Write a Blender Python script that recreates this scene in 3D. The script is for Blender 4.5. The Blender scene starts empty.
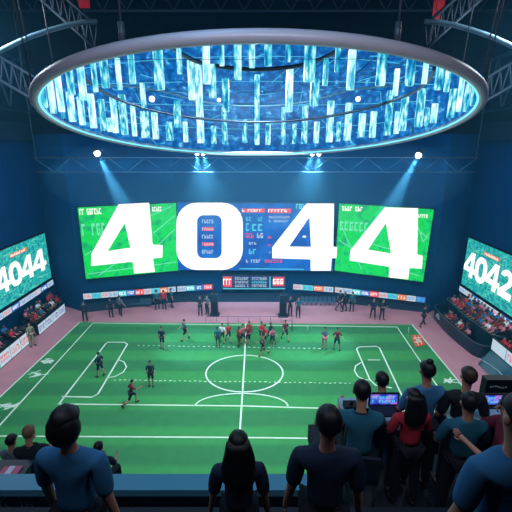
import bpy, bmesh, math, random
from mathutils import Vector, Matrix
from mathutils.geometry import tessellate_polygon
random.seed(7)
S = bpy.context.scene
C = S.collection
# ------------------------------------------------------------------ camera, world, light, exposure
CAM = Vector((0, 0, 17)); TH = math.radians(16.0); F = 380.0
cd = bpy.data.cameras.new('camera'); cd.sensor_width = 36; cd.lens = F / 512 * 36; cd.clip_end = 300; cd.clip_start = .05
cam = bpy.data.objects.new('camera', cd); C.objects.link(cam)
cam.location = CAM; cam.rotation_euler = (math.pi / 2 - TH, 0, 0)
S.camera = cam
S.view_settings.view_transform = 'Standard'; S.view_settings.look = 'None'
S.view_settings.exposure = 0.0; S.view_settings.gamma = 1; S.view_settings.use_curve_mapping = False
S.cycles.use_denoising = True
S.cycles.max_bounces = 5; S.cycles.volume_bounces = 0; S.cycles.sample_clamp_indirect = 3
w = bpy.data.worlds.new('world'); S.world = w; w.use_nodes = True
w.node_tree.nodes['Background'].inputs[0].default_value = (0.01, .035, .07, 1)
w.node_tree.nodes['Background'].inputs[1].default_value = .35
# thin blue stage haze in the air of the whole arena
_v = w.node_tree.nodes.new('ShaderNodeVolumeScatter'); _v.inputs['Color'].default_value = (.12, .55, 1, 1)
_v.inputs['Density'].default_value = .0022; _v.inputs['Anisotropy'].default_value = .3
w.node_tree.links.new(_v.outputs[0], w.node_tree.nodes['World Output'].inputs['Volume'])

def lamp(name, kind, loc, target, energy, color, **kw):
    l = bpy.data.lights.new(name, kind); l.energy = energy; l.color = color
    for k, v in kw.items(): setattr(l, k, v)
    o = bpy.data.objects.new(name, l); C.objects.link(o); o.location = loc
    o.rotation_euler = (Vector(target) - Vector(loc)).to_track_quat('-Z', 'Y').to_euler()
    return o
# light of the ring chandelier falling on the pitch
lamp('chandelier_light', 'AREA', (0, 24, 15.4), (0, 27, 0), 3700, (.72, 1, .98), shape='DISK', size=15)
# unseen arena floodlights high at both sides, then added gallery and rim fills
for sx in (-1, 1):
    lamp('flood_light', 'AREA', (sx * 17, 22, 24), (sx * 12, 33, 0), 2600, (.8, .95, 1), shape='RECTANGLE', size=6, size_y=3)
lamp('gallery_fill_light', 'AREA', (-3, 7, 24), (1.2, 4, 13), 230, (.25, .6, 1), shape='RECTANGLE', size=8, size_y=3)  # added blue fill on the near spectators, no fixture behind it
lamp('rim_fill_light', 'AREA', (0, 1, 21), (0, 12, 19.6), 520, (.8, .85, 1), shape='RECTANGLE', size=12, size_y=1.5)  # added unseen fill that brightens the ring's rim
# blue spots of the lighting rig: (fixture position), (aim), energy, cone
RIG_Y, RIG_Z = 34.2, 16.6

# ------------------------------------------------------------------ helpers
def lin(c):
    c = c / 255
    return c / 12.92 if c <= .04045 else ((c + .055) / 1.055) ** 2.4
def rgb(r, g, b): return (lin(r), lin(g), lin(b), 1)
SN, CS = math.sin(TH), math.cos(TH)
def ray(u, v):
    up = (256 - v) / F
    return Vector(((u - 256) / F, CS + up * SN, -SN + up * CS))
def at(u, v, t): return CAM + ray(u, v) * t                     # a point at a camera depth in metres
def ground(u, v, z=0.0):
    d = ray(u, v); return CAM + d * ((z - CAM.z) / d.z)
def onplane(u, v, p, n):
    d = ray(u, v); return CAM + d * ((Vector(p) - CAM).dot(n) / d.dot(n))

MATS = {}
def mat(name, col, rough=.6, metal=0.0, emit=0.0, ecol=None, noise=0.0, nscale=8.0, spec=.4):
    if name in MATS: return MATS[name]
    m = bpy.data.materials.new(name); m.use_nodes = True; nt = m.node_tree; b = nt.nodes['Principled BSDF']
    b.inputs['Roughness'].default_value = rough; b.inputs['Metallic'].default_value = metal
    b.inputs['Specular IOR Level'].default_value = spec
    b.inputs['Base Color'].default_value = col
    if noise:
        tc = nt.nodes.new('ShaderNodeTexCoord'); n = nt.nodes.new('ShaderNodeTexNoise'); n.inputs['Scale'].default_value = nscale
        n.inputs['Detail'].default_value = 4
        mx = nt.nodes.new('ShaderNodeMix'); mx.data_type = 'RGBA'
        mx.inputs[6].default_value = tuple(c * (1 - noise) for c in col[:3]) + (1,)
        mx.inputs[7].default_value = tuple(min(1, c * (1 + noise)) for c in col[:3]) + (1,)
        nt.links.new(tc.outputs['Object'], n.inputs['Vector']); nt.links.new(n.outputs['Fac'], mx.inputs[0])
        nt.links.new(mx.outputs[2], b.inputs['Base Color'])
    if emit:
        b.inputs['Emission Color'].default_value = ecol or col; b.inputs['Emission Strength'].default_value = emit
    MATS[name] = m; return m
def led(name, col, s=1.0):
    return mat(name, (0.01, .01, .01, 1), rough=.5, emit=s, ecol=col)
def led_noise(name, c1, c2, scale, s=1.0, stretch=(1, 1, 1), lo=.4, hi=.6, kind='NOISE', c3=None):
    m = bpy.data.materials.new(name); m.use_nodes = True; nt = m.node_tree; b = nt.nodes['Principled BSDF']
    b.inputs['Base Color'].default_value = (.01, .01, .01, 1); b.inputs['Roughness'].default_value = .4
    tc = nt.nodes.new('ShaderNodeTexCoord'); mp = nt.nodes.new('ShaderNodeMapping'); mp.inputs['Scale'].default_value = stretch
    nt.links.new(tc.outputs['Object'], mp.inputs[0])
    if kind == 'NOISE':
        n = nt.nodes.new('ShaderNodeTexNoise'); n.inputs['Detail'].default_value = 5; out = n.outputs['Fac']
    else:
        n = nt.nodes.new('ShaderNodeTexVoronoi'); n.feature = 'DISTANCE_TO_EDGE'; out = n.outputs['Distance']
    n.inputs['Scale'].default_value = scale
    nt.links.new(mp.outputs[0], n.inputs['Vector'])
    r = nt.nodes.new('ShaderNodeValToRGB'); r.color_ramp.elements[0].position = lo; r.color_ramp.elements[1].position = hi
    r.color_ramp.elements[0].color = c1; r.color_ramp.elements[1].color = c2
    if c3: e = r.color_ramp.elements.new((lo + hi) / 2); e.color = c3
    nt.links.new(out, r.inputs[0]); nt.links.new(r.outputs[0], b.inputs['Emission Color'])
    b.inputs['Emission Strength'].default_value = s
    MATS[name] = m; return m

class MB:
    def __init__(s): s.v = []; s.f = []; s.m = []; s.sm = []
    def poly(s, pts, mi=0):
        k = len(s.v); s.v += [Vector(p) for p in pts]; s.f.append(list(range(k, k + len(pts)))); s.m.append(mi); s.sm.append(False)
    def mesh(s, verts, faces, mi=0, smooth=False):
        k = len(s.v); s.v += [Vector(p) for p in verts]
        for f in faces: s.f.append([k + i for i in f]); s.m.append(mi); s.sm.append(smooth)
    def box(s, lo, hi, mi=0, M=None):
        x0, y0, z0 = lo; x1, y1, z1 = hi
        vs = [Vector(p) for p in ((x0,y0,z0),(x1,y0,z0),(x1,y1,z0),(x0,y1,z0),(x0,y0,z1),(x1,y0,z1),(x1,y1,z1),(x0,y1,z1))]
        if M: vs = [M @ p for p in vs]
        s.mesh(vs, [(0,3,2,1),(4,5,6,7),(0,1,5,4),(1,2,6,5),(2,3,7,6),(3,0,4,7)], mi)
    def tube(s, pts, r, n=8, mi=0, closed=False, rr=None, cap=True, smooth=True, flat=1.0):
        pts = [Vector(p) for p in pts]; k = len(pts); vs = []
        prev = None
        for i, p in enumerate(pts):
            a = pts[i - 1] if (i or closed) else p; b = pts[(i + 1) % k] if (i < k - 1 or closed) else p
            d = (b - a).normalized() if (b - a).length > 1e-9 else Vector((0, 0, 1))
            ref = prev if prev is not None else (Vector((0, 0, 1)) if abs(d.z) < .9 else Vector((1, 0, 0)))
            e1 = (ref - d * ref.dot(d)).normalized(); e2 = d.cross(e1); prev = e1
            q = rr[i] if rr else r
            for j in range(n):
                t = 2 * math.pi * j / n
                vs.append(p + e1 * math.cos(t) * q * flat + e2 * math.sin(t) * q)
        fs = []
        for i in range(k if closed else k - 1):
            for j in range(n):
                a, b = i * n + j, i * n + (j + 1) % n; c, d = ((i + 1) % k) * n + (j + 1) % n, ((i + 1) % k) * n + j
                fs.append((a, b, c, d))
        if cap and not closed: fs.append(tuple(reversed(range(n)))); fs.append(tuple((k - 1) * n + j for j in range(n)))
        s.mesh(vs, fs, mi, smooth)
    def ball(s, c, r, mi=0, nu=12, nv=8, M=None):
        c = Vector(c); vs = []; fs = []
        r = Vector((r, r, r)) if not hasattr(r, '__len__') else Vector(r)
        for i in range(nv + 1):
            ph = math.pi * i / nv
            for j in range(nu):
                t = 2 * math.pi * j / nu
                p = Vector((r.x * math.sin(ph) * math.cos(t), r.y * math.sin(ph) * math.sin(t), r.z * math.cos(ph)))
                vs.append(c + (M @ p if M else p))
        for i in range(nv):
            for j in range(nu): fs.append((i * nu + j, (i + 1) * nu + j, (i + 1) * nu + (j + 1) % nu, i * nu + (j + 1) % nu))
        s.mesh(vs, fs, mi, True)
    def holed(s, outer, holes, fn, mi=0):
        loops = [[Vector((a, b, 0)) for a, b in outer]] + [[Vector((a, b, 0)) for a, b in h] for h in holes]
        flat = [p for l in loops for p in l]
        s.mesh([fn(p.x, p.y) for p in flat], tessellate_polygon(loops), mi)
    def data(s, name, mats):
        me = bpy.data.meshes.new(name); me.from_pydata([tuple(p) for p in s.v], [], s.f)
        for m in mats: me.materials.append(m)
        me.polygons.foreach_set('material_index', s.m); me.polygons.foreach_set('use_smooth', s.sm)
        bm = bmesh.new(); bm.from_mesh(me); bmesh.ops.remove_doubles(bm, verts=bm.verts, dist=1e-5); bm.to_mesh(me); bm.free()
        me.update(); return me
    def build(s, name, mats, parent=None):
        if not isinstance(mats, (list, tuple)): mats = [mats]
        if parent is not None and s.v:
            inv = parent_world(parent).inverted(); s.v = [inv @ p for p in s.v]
        o = bpy.data.objects.new(name, s.data(name, mats)); C.objects.link(o); o.parent = parent
        return o
def parent_world(o):
    M = Matrix.LocRotScale(o.location, o.rotation_euler, o.scale)
    return parent_world(o.parent) @ M if o.parent else M
def tag(o, label=None, cat=None, group=None, kind=None):
    if label: o['label'] = label
    if cat: o['category'] = cat
    if group: o['group'] = group
    if kind: o['kind'] = kind
    return o
def empty(name, loc=(0, 0, 0), rz=0):
    o = bpy.data.objects.new(name, None); C.objects.link(o); o.location = loc; o.rotation_euler = (0, 0, rz); o.empty_display_size = .2
    return o
def copy_tree(o, parent=None):
    c = o.copy(); C.objects.link(c); c.parent = parent
    for ch in list(o.children): copy_tree(ch, c)
    return c
def glyphs(mb, fn, s0, s1, t0, t1, mi, n, rnd=random):
    """a row of small letter-like strokes between s0..s1 and t0..t1 of a surface fn(s, t)"""
    w_ = (s1 - s0) / n
    for i in range(n):
        if rnd.random() < .06: continue
        a = s0 + i * w_; b = a + w_ * .72; h = t1 - t0; st = w_ * .26
        k = rnd.randrange(4)
        mb.poly([fn(a, t0), fn(a + st, t0), fn(a + st, t1), fn(a, t1)], mi)
        if k != 1: mb.poly([fn(a + st, t1 - h * .22), fn(b, t1 - h * .22), fn(b, t1), fn(a + st, t1)], mi)
        if k != 2: mb.poly([fn(a + st, t0), fn(b, t0), fn(b, t0 + h * .22), fn(a + st, t0 + h * .22)], mi)
        if k in (1, 3): mb.poly([fn(b - st, t0 + h * .22), fn(b, t0 + h * .22), fn(b, t0 + h * .6), fn(b - st, t0 + h * .6)], mi)

# ------------------------------------------------------------------ materials
M_wall = mat('navy_wall', rgb(2, 54, 98), .85, noise=.25, nscale=.8, spec=.08)
M_roof = mat('dark_roof', rgb(10, 13, 20), .95, spec=.1)
M_dark = mat('black_panel', rgb(14, 22, 34), .6, noise=.2)
M_navy = mat('navy_panel', rgb(20, 44, 68), .5, noise=.2)
M_steel = mat('truss_steel', rgb(70, 92, 112), .45, .5)
M_white = mat('white_paint', rgb(205, 222, 215), .7)
M_track = mat('pink_track', rgb(180, 120, 138), .8, noise=.18, nscale=.7)

# pitch turf: bands across the field and fine blade noise
m = bpy.data.materials.new('turf'); m.use_nodes = True; nt = m.node_tree; b = nt.nodes['Principled BSDF']
tc = nt.nodes.new('ShaderNodeTexCoord'); sp = nt.nodes.new('ShaderNodeSeparateXYZ'); nt.links.new(tc.outputs['Object'], sp.inputs[0])
mu = nt.nodes.new('ShaderNodeMath'); mu.operation = 'MULTIPLY'; mu.inputs[1].default_value = 2 * math.pi / 3.1; nt.links.new(sp.outputs['Y'], mu.inputs[0])
si = nt.nodes.new('ShaderNodeMath'); si.operation = 'SINE'; nt.links.new(mu.outputs[0], si.inputs[0])
mr = nt.nodes.new('ShaderNodeMapRange'); mr.inputs[1].default_value = -.35; mr.inputs[2].default_value = .35; nt.links.new(si.outputs[0], mr.inputs[0])
mx = nt.nodes.new('ShaderNodeMix'); mx.data_type = 'RGBA'; mx.inputs[6].default_value = rgb(40, 122, 74); mx.inputs[7].default_value = rgb(52, 144, 78)
nt.links.new(mr.outputs[0], mx.inputs[0])
no = nt.nodes.new('ShaderNodeTexNoise'); no.inputs['Scale'].default_value = 1.5; no.inputs['Detail'].default_value = 8; nt.links.new(tc.outputs['Object'], no.inputs['Vector'])
mx2 = nt.nodes.new('ShaderNodeMix'); mx2.data_type = 'RGBA'; mx2.blend_type = 'MULTIPLY'; mx2.inputs[0].default_value = .35
nt.links.new(mx.outputs[2], mx2.inputs[6]); nt.links.new(no.outputs['Fac'], mx2.inputs[7]); nt.links.new(mx2.outputs[2], b.inputs['Base Color'])
b.inputs['Roughness'].default_value = .85; M_turf = m

# ------------------------------------------------------------------ setting: floor, walls, roof
mb = MB(); mb.box((-24, -4, -.3), (24, 42, -.02)); tag(mb.build('floor', M_track), kind='structure')
fl, fr = ground(80, 322), ground(412, 324.5)
nl, nr = ground(0, 397), ground(460, 383)
def ext(a, b, y): return a + (b - a) * ((y - a.y) / (b.y - a.y))
YN = 12.0
A, B = ext(fl, nl, YN), ext(fr, nr, YN)
mb = MB(); P4 = [A, B, fr, fl]
mb.mesh([(p.x, p.y, 0) for p in P4] + [(p.x, p.y, -.02) for p in P4], [(0,1,2,3),(0,4,5,1),(1,5,6,2),(2,6,7,3),(3,7,4,0)])
pitch = tag(mb.build('floor_turf', M_turf), kind='structure')
def line_mesh(name, pts, wd=.11, z=.008, closed=False, m=M_white):
    mb = MB(); pts = [Vector((p[0], p[1], z)) for p in pts]; n = len(pts); L = []; R = []
    for i, p in enumerate(pts):
        a = pts[i - 1] if (i or closed) else p; c = pts[(i + 1) % n] if (i < n - 1 or closed) else p
        d = (c - a).normalized(); q = Vector((-d.y, d.x, 0)) * wd / 2; L.append(p + q); R.append(p - q)
    for i in range(n if closed else n - 1):
        j = (i + 1) % n; mb.poly([R[i], R[j], L[j], L[i]])
    return mb.build(name, m, pitch)
g = lambda *a: [ground(*q)[:2] for q in a]
tl, tr = ground(93, 323), ground(397, 327)
line_mesh('edge_line', [ext(fl, nl, YN)[:2], fl[:2], (fl.x + .3, fl.y - .05)], .12)
line_mesh('edge_line', [ext(fr, nr, YN)[:2], fr[:2]], .12)
line_mesh('touch_line', [ext(tl, ground(0, 425), YN)[:2], tl[:2], tr[:2], ext(tr, ground(429, 374), YN)[:2]], .15)
line_mesh('halfway_line', g((246, 323), (244.5, 360), (242, 400), (239.5, 437)), .12)
cc = ground(244.5, 372.5)
rx = (ground(283, 373) - ground(206, 373)).x / 2; ry = (ground(244, 355.3).y - ground(244, 392).y) / 2
cyy = (ground(244, 355.3).y + ground(244, 392).y) / 2
line_mesh('centre_circle', [(cc.x + rx * math.cos(t * math.pi / 36), cyy + ry * math.sin(t * math.pi / 36)) for t in range(72)], .12, closed=True)
line_mesh('cross_line', g((58, 404), (244, 406), (345, 409), (440, 412)), .11)
a0, a1, at_ = ground(195, 406), ground(288, 407), ground(242, 393.5)
line_mesh('half_circle', [(( a0.x + a1.x) / 2 + (a1.x - a0.x) / 2 * math.cos(math.pi * t / 24), a0.y + (at_.y - a0.y) * math.sin(math.pi * t / 24)) for t in range(25)], .1)
line_mesh('near_line', g((-20, 436), (240, 437.5), (440, 440)), .1)
line_mesh('penalty_box', g((59, 404), (106, 343.5), (108, 342.2), (124, 342.3), (127.5, 344), (98, 394), (92, 397.2), (62, 396.5)), .12)
line_mesh('penalty_arc', g((118, 359.5), (124, 362), (126.5, 367), (123, 372.5), (115, 376.5), (107, 378)), .1)
line_mesh('penalty_box', g((404, 400), (379.5, 348), (376, 346.3), (359, 347), (356.5, 349), (370, 380), (376, 385.5), (392, 388)), .12)
line_mesh('penalty_arc', g((361, 362.5), (355.5, 366), (354.5, 371), (358, 376.5), (364, 379.5), (369, 380)), .1)
line_mesh('short_dash', g((368, 360), (380, 360)), .1)
for (u0, u1, v0, v1) in ((138, 326, 345.5, 348.5), (114, 362, 380, 383.5)):
    mb = MB(); n = int((u1 - u0) / 5)
    for i in range(n):
        u = u0 + i * 5; v = v0 + (v1 - v0) * i / n + random.uniform(-.3, .3); q = ground(u, v); L_ = random.uniform(.1, .24)
        mb.box((q.x, q.y - .035, 0), (q.x + L_, q.y + .035, .008))
    mb.build('dashed_line', M_white, pitch)
# paint marks in the side strip: loose strokes
for (u, v, w_) in ((7, 406, 12), (38, 374, 9), (48, 361, 8), (450, 380, 6)):
    mb = MB()
    for i in range(9):
        p = ground(u + random.uniform(-w_ / 2, w_ / 2), v + random.uniform(-2.2, 2.2)); a = random.uniform(-.6, .9); L_ = random.uniform(.2, .5)
        d = Vector((math.cos(a), math.sin(a), 0)) * L_; q = Vector((-d.y, d.x, 0)).normalized() * .05
        p.z = .009 + i * .0004
        mb.poly([p - d - q, p + d - q, p + d + q, p - d + q])
    mb.build('painted_mark', M_white, pitch)
# back wall: shallow arc; its ends come forward
ARC = [(-18.4, 37.0), (-8.6, 39.9), (8.7, 39.9), (18.4, 36.9)]
M_low = mat('low_wall', rgb(16, 48, 76), .7, noise=.3, nscale=2)
def wallseg(name, a, b, z0, z1, m, th=.3):
    a = Vector((a[0], a[1], 0)); b = Vector((b[0], b[1], 0)); d = (b - a).normalized(); n = Vector((-d.y, d.x, 0)) * th
    mb = MB(); mb.mesh([a + Vector((0,0,z0)), b + Vector((0,0,z0)), b + n + Vector((0,0,z0)), a + n + Vector((0,0,z0)),
                        a + Vector((0,0,z1)), b + Vector((0,0,z1)), b + n + Vector((0,0,z1)), a + n + Vector((0,0,z1))],
                       [(0,3,2,1),(4,5,6,7),(0,1,5,4),(1,2,6,5),(2,3,7,6),(3,0,4,7)])
    return tag(mb.build(name, m), kind='structure')
WALLY = .5
W = [(x, y + WALLY) for x, y in ARC]
for (z0, z1, mm) in ((0, 18.2, M_wall), (18.2, 30, M_roof)):  # upper wall near black: darkness under the roof put into its colour
    wallseg('wall_back', W[0], W[1], z0, z1, mm); wallseg('wall_back', W[1], W[2], z0, z1, mm); wallseg('wall_back', W[2], W[3], z0, z1, mm)
    wallseg('wall_back', (-22.3, 39.7), W[0], z0, z1, mm); wallseg('wall_back', W[3], (22.3, 39.7), z0, z1, mm)
    wallseg('wall_left', (-22.3, -4), (-22.3, 39.9), z0, z1, mm); wallseg('wall_right', (22.3, 39.9), (22.3, -4), z0, z1, mm)
mb = MB(); mb.box((-23, -4, 30), (23, 41, 30.3)); tag(mb.build('ceiling', M_roof), kind='structure')
# fascia and skirting trim
for (a, b) in ((W[0], W[1]), (W[1], W[2]), (W[2], W[3])):
    off = lambda p, k: (p[0], p[1] - k)
    wallseg('trim_1', off(a, .12), off(b, .12), 0, 1.0, M_low, .1)
for sx in (-1, 1):
    mb = MB(); mb.box((sx * 22.28 - (.3 if sx > 0 else 0), 6, 17.6), (sx * 22.28 + (.3 if sx < 0 else 0), 39.2, 19.2)); tag(mb.build('trim_2', mat('fascia', rgb(20, 38, 56), .7)), kind='structure')

# ------------------------------------------------------------------ video screens
M_digit = led('screen_white', (1, 1, 1, 1), 1.25)
M_green = led_noise('screen_green', rgb(0, 200, 70), rgb(0, 165, 95), 1.2, 1.12, lo=.35, hi=.65, c3=rgb(0, 215, 80))
M_teal = led_noise('screen_teal', rgb(8, 130, 138), rgb(50, 185, 180), 3, 1.15, lo=.4, hi=.6)
M_blue = led_noise('screen_blue', rgb(0, 72, 168), rgb(0, 100, 200), .5, 1.1)
M_mint = led('screen_mint', rgb(120, 240, 190), .9)
M_cyan = led('screen_cyan', rgb(90, 220, 240), .9)
M_red = led('screen_red', rgb(235, 70, 90), 1.0)
M_org = led('screen_orange', rgb(225, 120, 70), 1.0)
M_pale = led('screen_pale', rgb(190, 215, 235), .95)
M_pblue = led('screen_mid_blue', rgb(60, 130, 220), .9)
M_case = mat('screen_case', rgb(10, 14, 20), .5)

def screen_frame(a, b, thick=.35):
    """vertical plane through ground points a -> b (left to right as seen from the gallery)"""
    a = Vector((a[0], a[1], 0)); b = Vector((b[0], b[1], 0)); ux = (b - a).normalized(); n = Vector((ux.y, -ux.x, 0))
    return a, ux, n
class Plane:
    def __init__(s, a, b): s.a, s.ux, s.n = screen_frame(a, b)
    def st(s, u, v):
        p = onplane(u, v, s.a, s.n); return (p - s.a).dot(s.ux), p.z
    def fn(s, off): return lambda x, z: s.a + s.ux * x + Vector((0, 0, z)) + s.n * off
def screen(name, label, cat, pl, quad_px, m, group=None, thick=.3):
    """quad_px: TL, TR, BR, BL in photo pixels -> housing and picture"""
    q = [pl.st(*p) for p in quad_px]; f = pl.fn(0); root = empty(name, f((q[0][0] + q[1][0]) / 2, q[3][1])); tag(root, label, cat, group)
    mb = MB(); e = .08
    cx = sum(p[0] for p in q) / 4; cz = sum(p[1] for p in q) / 4
    o4 = [(p[0] + (e if p[0] > cx else -e), p[1] + (e if p[1] > cz else -e)) for p in q]
    fb, ff = pl.fn(-thick), pl.fn(-.01)
    mb.mesh([ff(*p) for p in o4] + [fb(*p) for p in o4], [(0,3,2,1),(4,5,6,7),(0,1,5,4),(1,2,6,5),(2,3,7,6),(3,0,4,7)])
    mb.build('housing', M_case, root)
    mb = MB(); mb.poly([f(*p) for p in reversed(q)]); mb.build('display', m, root)
    return root
pb = Plane(ARC[1], ARC[2]); plL = Plane(ARC[0], ARC[1]); plR = Plane(ARC[2], ARC[3])
def from_crop(ox, oy, k, pts): return [(ox + x / k, oy + y / k) for x, y in pts]
four3 = from_crop(250, 180, 2.56, [(145,60),(215,60),(213,170),(228,172),(228,200),(209,200),(207,232),(155,232),(155,203),(57,200),(57,172)])
hole3 = from_crop(250, 180, 2.56, [(152,95),(100,170),(156,171)])
four4 = from_crop(250, 180, 2.56, [(345,70),(430,72),(428,190),(442,194),(440,227),(408,225),(405,254),(355,249),(357,222),(255,206),(257,180)])
hole4 = from_crop(250, 180, 2.56, [(348,110),(302,178),(361,188)])
four1 = from_crop(60, 180, 2.56, [(150,62),(228,58),(237,165),(263,167),(262,198),(238,201),(243,235),(190,239),(186,209),(80,220),(80,190)])
hole1 = from_crop(60, 180, 2.56, [(166,110),(122,182),(180,173)])
def rrect(x0, y0, x1, y1, r, n=6):
    P = []
    for (cx, cy, a0) in ((x1 - r, y0 + r, -90), (x1 - r, y1 - r, 0), (x0 + r, y1 - r, 90), (x0 + r, y0 + r, 180)):
        for i in range(n + 1):
            a = math.radians(a0 + 90 * i / n); P.append((cx + r * math.cos(a), cy + r * math.sin(a)))
    return P
zero = from_crop(60, 180, 2.56, rrect(298, 58, 468, 230, 52)); zhole = from_crop(60, 180, 2.56, rrect(351, 90, 414, 200, 16))
def digit(root, pl, outer, holes, off=.03, m=M_digit, name='numeral'):
    mb = MB(); mb.holed([pl.st(*p) for p in outer], [[pl.st(*p) for p in h] for h in holes], pl.fn(off))
    return mb.build(name, m, root)
def strokes(root, pl, segs, m, wd=.06, off=.015, name='picture_line'):
    mb = MB(); f = pl.fn(off)
    for sg in segs:
        q = [Vector((*pl.st(*p), 0)) for p in sg]
        for a, b in zip(q, q[1:]):
            d = (b - a).normalized(); n = Vector((-d.y, d.x, 0)) * wd / 2
            mb.poly([f(*(a + n)[:2]), f(*(a - n)[:2]), f(*(b - n)[:2]), f(*(b + n)[:2])])
    return mb.build(name, m, root)
def caption(root, pl, u0, v0, u1, v1, m, n, off=.02, name='caption', solid=None):
    """a small row of writing from (u0, v0) top left to (u1, v1) bottom right"""
    (s0, t1), (s1, t0) = pl.st(u0, v0), pl.st(u1, v1); mb = MB()
    ms = [m]
    if solid: f0 = pl.fn(off - .006); mb.poly([f0(s0, t0), f0(s1, t0), f0(s1, t1), f0(s0, t1)], 1); ms = [m, solid]; t0, t1 = t0 + (t1 - t0) * .2, t1 - (t1 - t0) * .2
    glyphs(mb, pl.fn(off), s0, s1, t0, t1, 0, n)
    return mb.build(name, ms, root)
s1 = screen('video_screen', 'left green pitch-picture video screen showing a huge white 4', 'screen', plL, [(77.5, 207.5), (176, 203), (178, 270.5), (86, 279)], M_green, 'big screens on the back wall')
digit(s1, plL, four1, [hole1])
strokes(s1, plL, [[(85, 255), (100, 246), (118, 232), (130, 214)], [(98, 276), (120, 260), (150, 236), (174, 216)], [(88, 274), (132, 268), (176, 262)], [(140, 262), (175, 229)], [(150, 216), (172, 206)]], M_mint, .09)
caption(s1, plL, 79, 209, 102, 214, M_digit, 9); caption(s1, plL, 81, 224, 107, 235, M_mint, 5); caption(s1, plL, 152, 207, 162, 211, M_digit, 5)
s2 = screen('video_screen', 'wide blue centre video screen showing huge white 0 and 4', 'screen', pb, [(177, 202.5), (333, 203.5), (333, 271), (178, 270)], M_blue, 'big screens on the back wall')
digit(s2, pb, zero, [zhole]); digit(s2, pb, [(min(x, 337.5), y) for x, y in four3], [hole3])
for i in range(5): caption(s2, pb, 202, 219.5 + i * 7.6, 214, 223.2 + i * 7.6, M_pale, 5, solid=M_red if i % 2 else None)
caption(s2, pb, 242, 208.5, 265, 212.5, M_digit, 8, solid=M_red); caption(s2, pb, 268, 208.5, 291, 213, M_digit, 7, solid=M_red)
caption(s2, pb, 269, 216, 290, 218.2, M_pale, 10); caption(s2, pb, 269, 219.8, 289, 222, M_pale, 8)
for (x0, y0, x1, y1, n, mm) in ((246,217,252,221,2,M_cyan),(258,217,263,221,2,M_cyan),(246,223,250,231,1,M_cyan),(252,224,264,231,2,M_cyan),(246,233,254,238,3,M_red),(257,233,264,238,2,M_pale),
        (249,242,257,244.5,3,M_pale),(249,249,257,254,2,M_cyan),(246,259.5,261,262.5,6,M_pale),(265,259.5,283,262.5,6,M_red),(268,236,272,238.5,2,M_red),(268,244,271.5,246,2,M_red),(269,251.5,272,253,2,M_pale),(296,203.8,306,209,3,M_mint)):
    caption(s2, pb, x0, y0, x1, y1, mm, n)
strokes(s2, pb, [[(239, 268.6), (304, 269.2)]], M_cyan, .1)
mb = MB(); f = pb.fn(.035); cx, cz = pb.st(304.3, 236.5); mb.poly([f(cx + .22 * math.cos(a * .628), cz + .11 * math.sin(a * .628)) for a in range(10)]); mb.build('picture_spot', M_digit, s2)
s3 = screen('video_screen', 'right green pitch-picture video screen showing a huge white 4', 'screen', plR, [(339.5, 203.5), (434, 209.5), (423, 282), (334.5, 270.5)], M_green, 'big screens on the back wall')
digit(s3, plR, four4, [hole4])
strokes(s3, plR, [[(339, 240), (372, 262), (420, 276)], [(340, 222), (352, 250), (362, 270)], [(410, 212), (420, 232), (428.5, 238)], [(372, 244), (420, 258), (424.5, 259)], [(418, 226), (423, 242), (429, 233)]], M_mint, .09)
caption(s3, plR, 340, 206, 363, 211.5, M_digit, 9); caption(s3, plR, 340, 221, 369, 232, M_mint, 6); caption(s3, plR, 418, 214, 428, 218, M_digit, 5)

# side screens with smaller numerals 4044 and 4042
FOUR = ([(.5,1),(.82,1),(.82,.4),(1,.4),(1,.2),(.82,.2),(.82,0),(.52,0),(.52,.2),(0,.2),(0,.42)], [[(.55,.75),(.27,.4),(.55,.4)]])
ZERO = (rrect(0, 0, .95, 1, .42), [rrect(.3, .22, .65, .78, .17)])
def arc(cx, cy, rx, ry, a0, a1, n=8): return [(cx + rx * math.cos(math.radians(a0 + (a1 - a0) * i / n)), cy + ry * math.sin(math.radians(a0 + (a1 - a0) * i / n))) for i in range(n + 1)]
TWO = (arc(.48, .68, .46, .32, 165, -35) + [(.5, .24), (.98, .24), (.98, 0), (0, 0), (0, .2), (.58, .56)] + arc(.48, .7, .15, .1, -20, 165), [])
plSL = Plane((-22.0, 3), (-22.0, 38.9)); plSR = Plane((22.0, 38.6), (22.0, 3))
def side_screen(pl, s0, s1, z0, z1, label, digits, rib_label):
    f = pl.fn(0); q = [(s0, z1), (s1, z1), (s1, z0), (s0, z0)]
    root = empty('video_screen', f((s0 + s1) / 2, z0)); tag(root, label, 'screen', 'screens on the side walls')
    mb = MB(); fb = pl.fn(-.28); ff = pl.fn(-.01); e = .1
    o4 = [(s0 - e, z1 + e), (s1 + e, z1 + e), (s1 + e, z0 - e), (s0 - e, z0 - e)]
    mb.mesh([ff(*p) for p in o4] + [fb(*p) for p in o4], [(0,3,2,1),(4,5,6,7),(0,1,5,4),(1,2,6,5),(2,3,7,6),(3,0,4,7)]); mb.build('housing', M_case, root)
    mb = MB(); mb.poly([f(*p) for p in reversed(q)]); mb.build('display', M_teal, root)
    rnd = random.Random(3); mb = MB(); fo = pl.fn(.012)
    for i in range(150):
        s, z = rnd.uniform(s0, s1 - .5), rnd.uniform(z0, z1 - .2); a = rnd.uniform(-.5, .6); L_ = rnd.uniform(.15, .7)
        dx, dz = math.cos(a) * L_, math.sin(a) * L_
        if s + dx > s1 or z + dz < z0 or z + dz > z1 - .1: continue
        mb.poly([fo(s, z), fo(s + dx, z + dz), fo(s + dx, z + dz + .07), fo(s, z + .07)])
    mb.build('picture_line', M_mint, root)
    for k, (a, b, zz0, zz1, D) in enumerate(digits):
        mb = MB(); mb.holed([(a + x * (b - a), zz0 + y * (zz1 - zz0)) for x, y in D[0]], [[(a + x * (b - a), zz0 + y * (zz1 - zz0)) for x, y in h] for h in D[1]], pl.fn(.04)); mb.build('numeral', M_digit, root)
    return root
def sL(u, v): return plSL.st(u, v)
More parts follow.
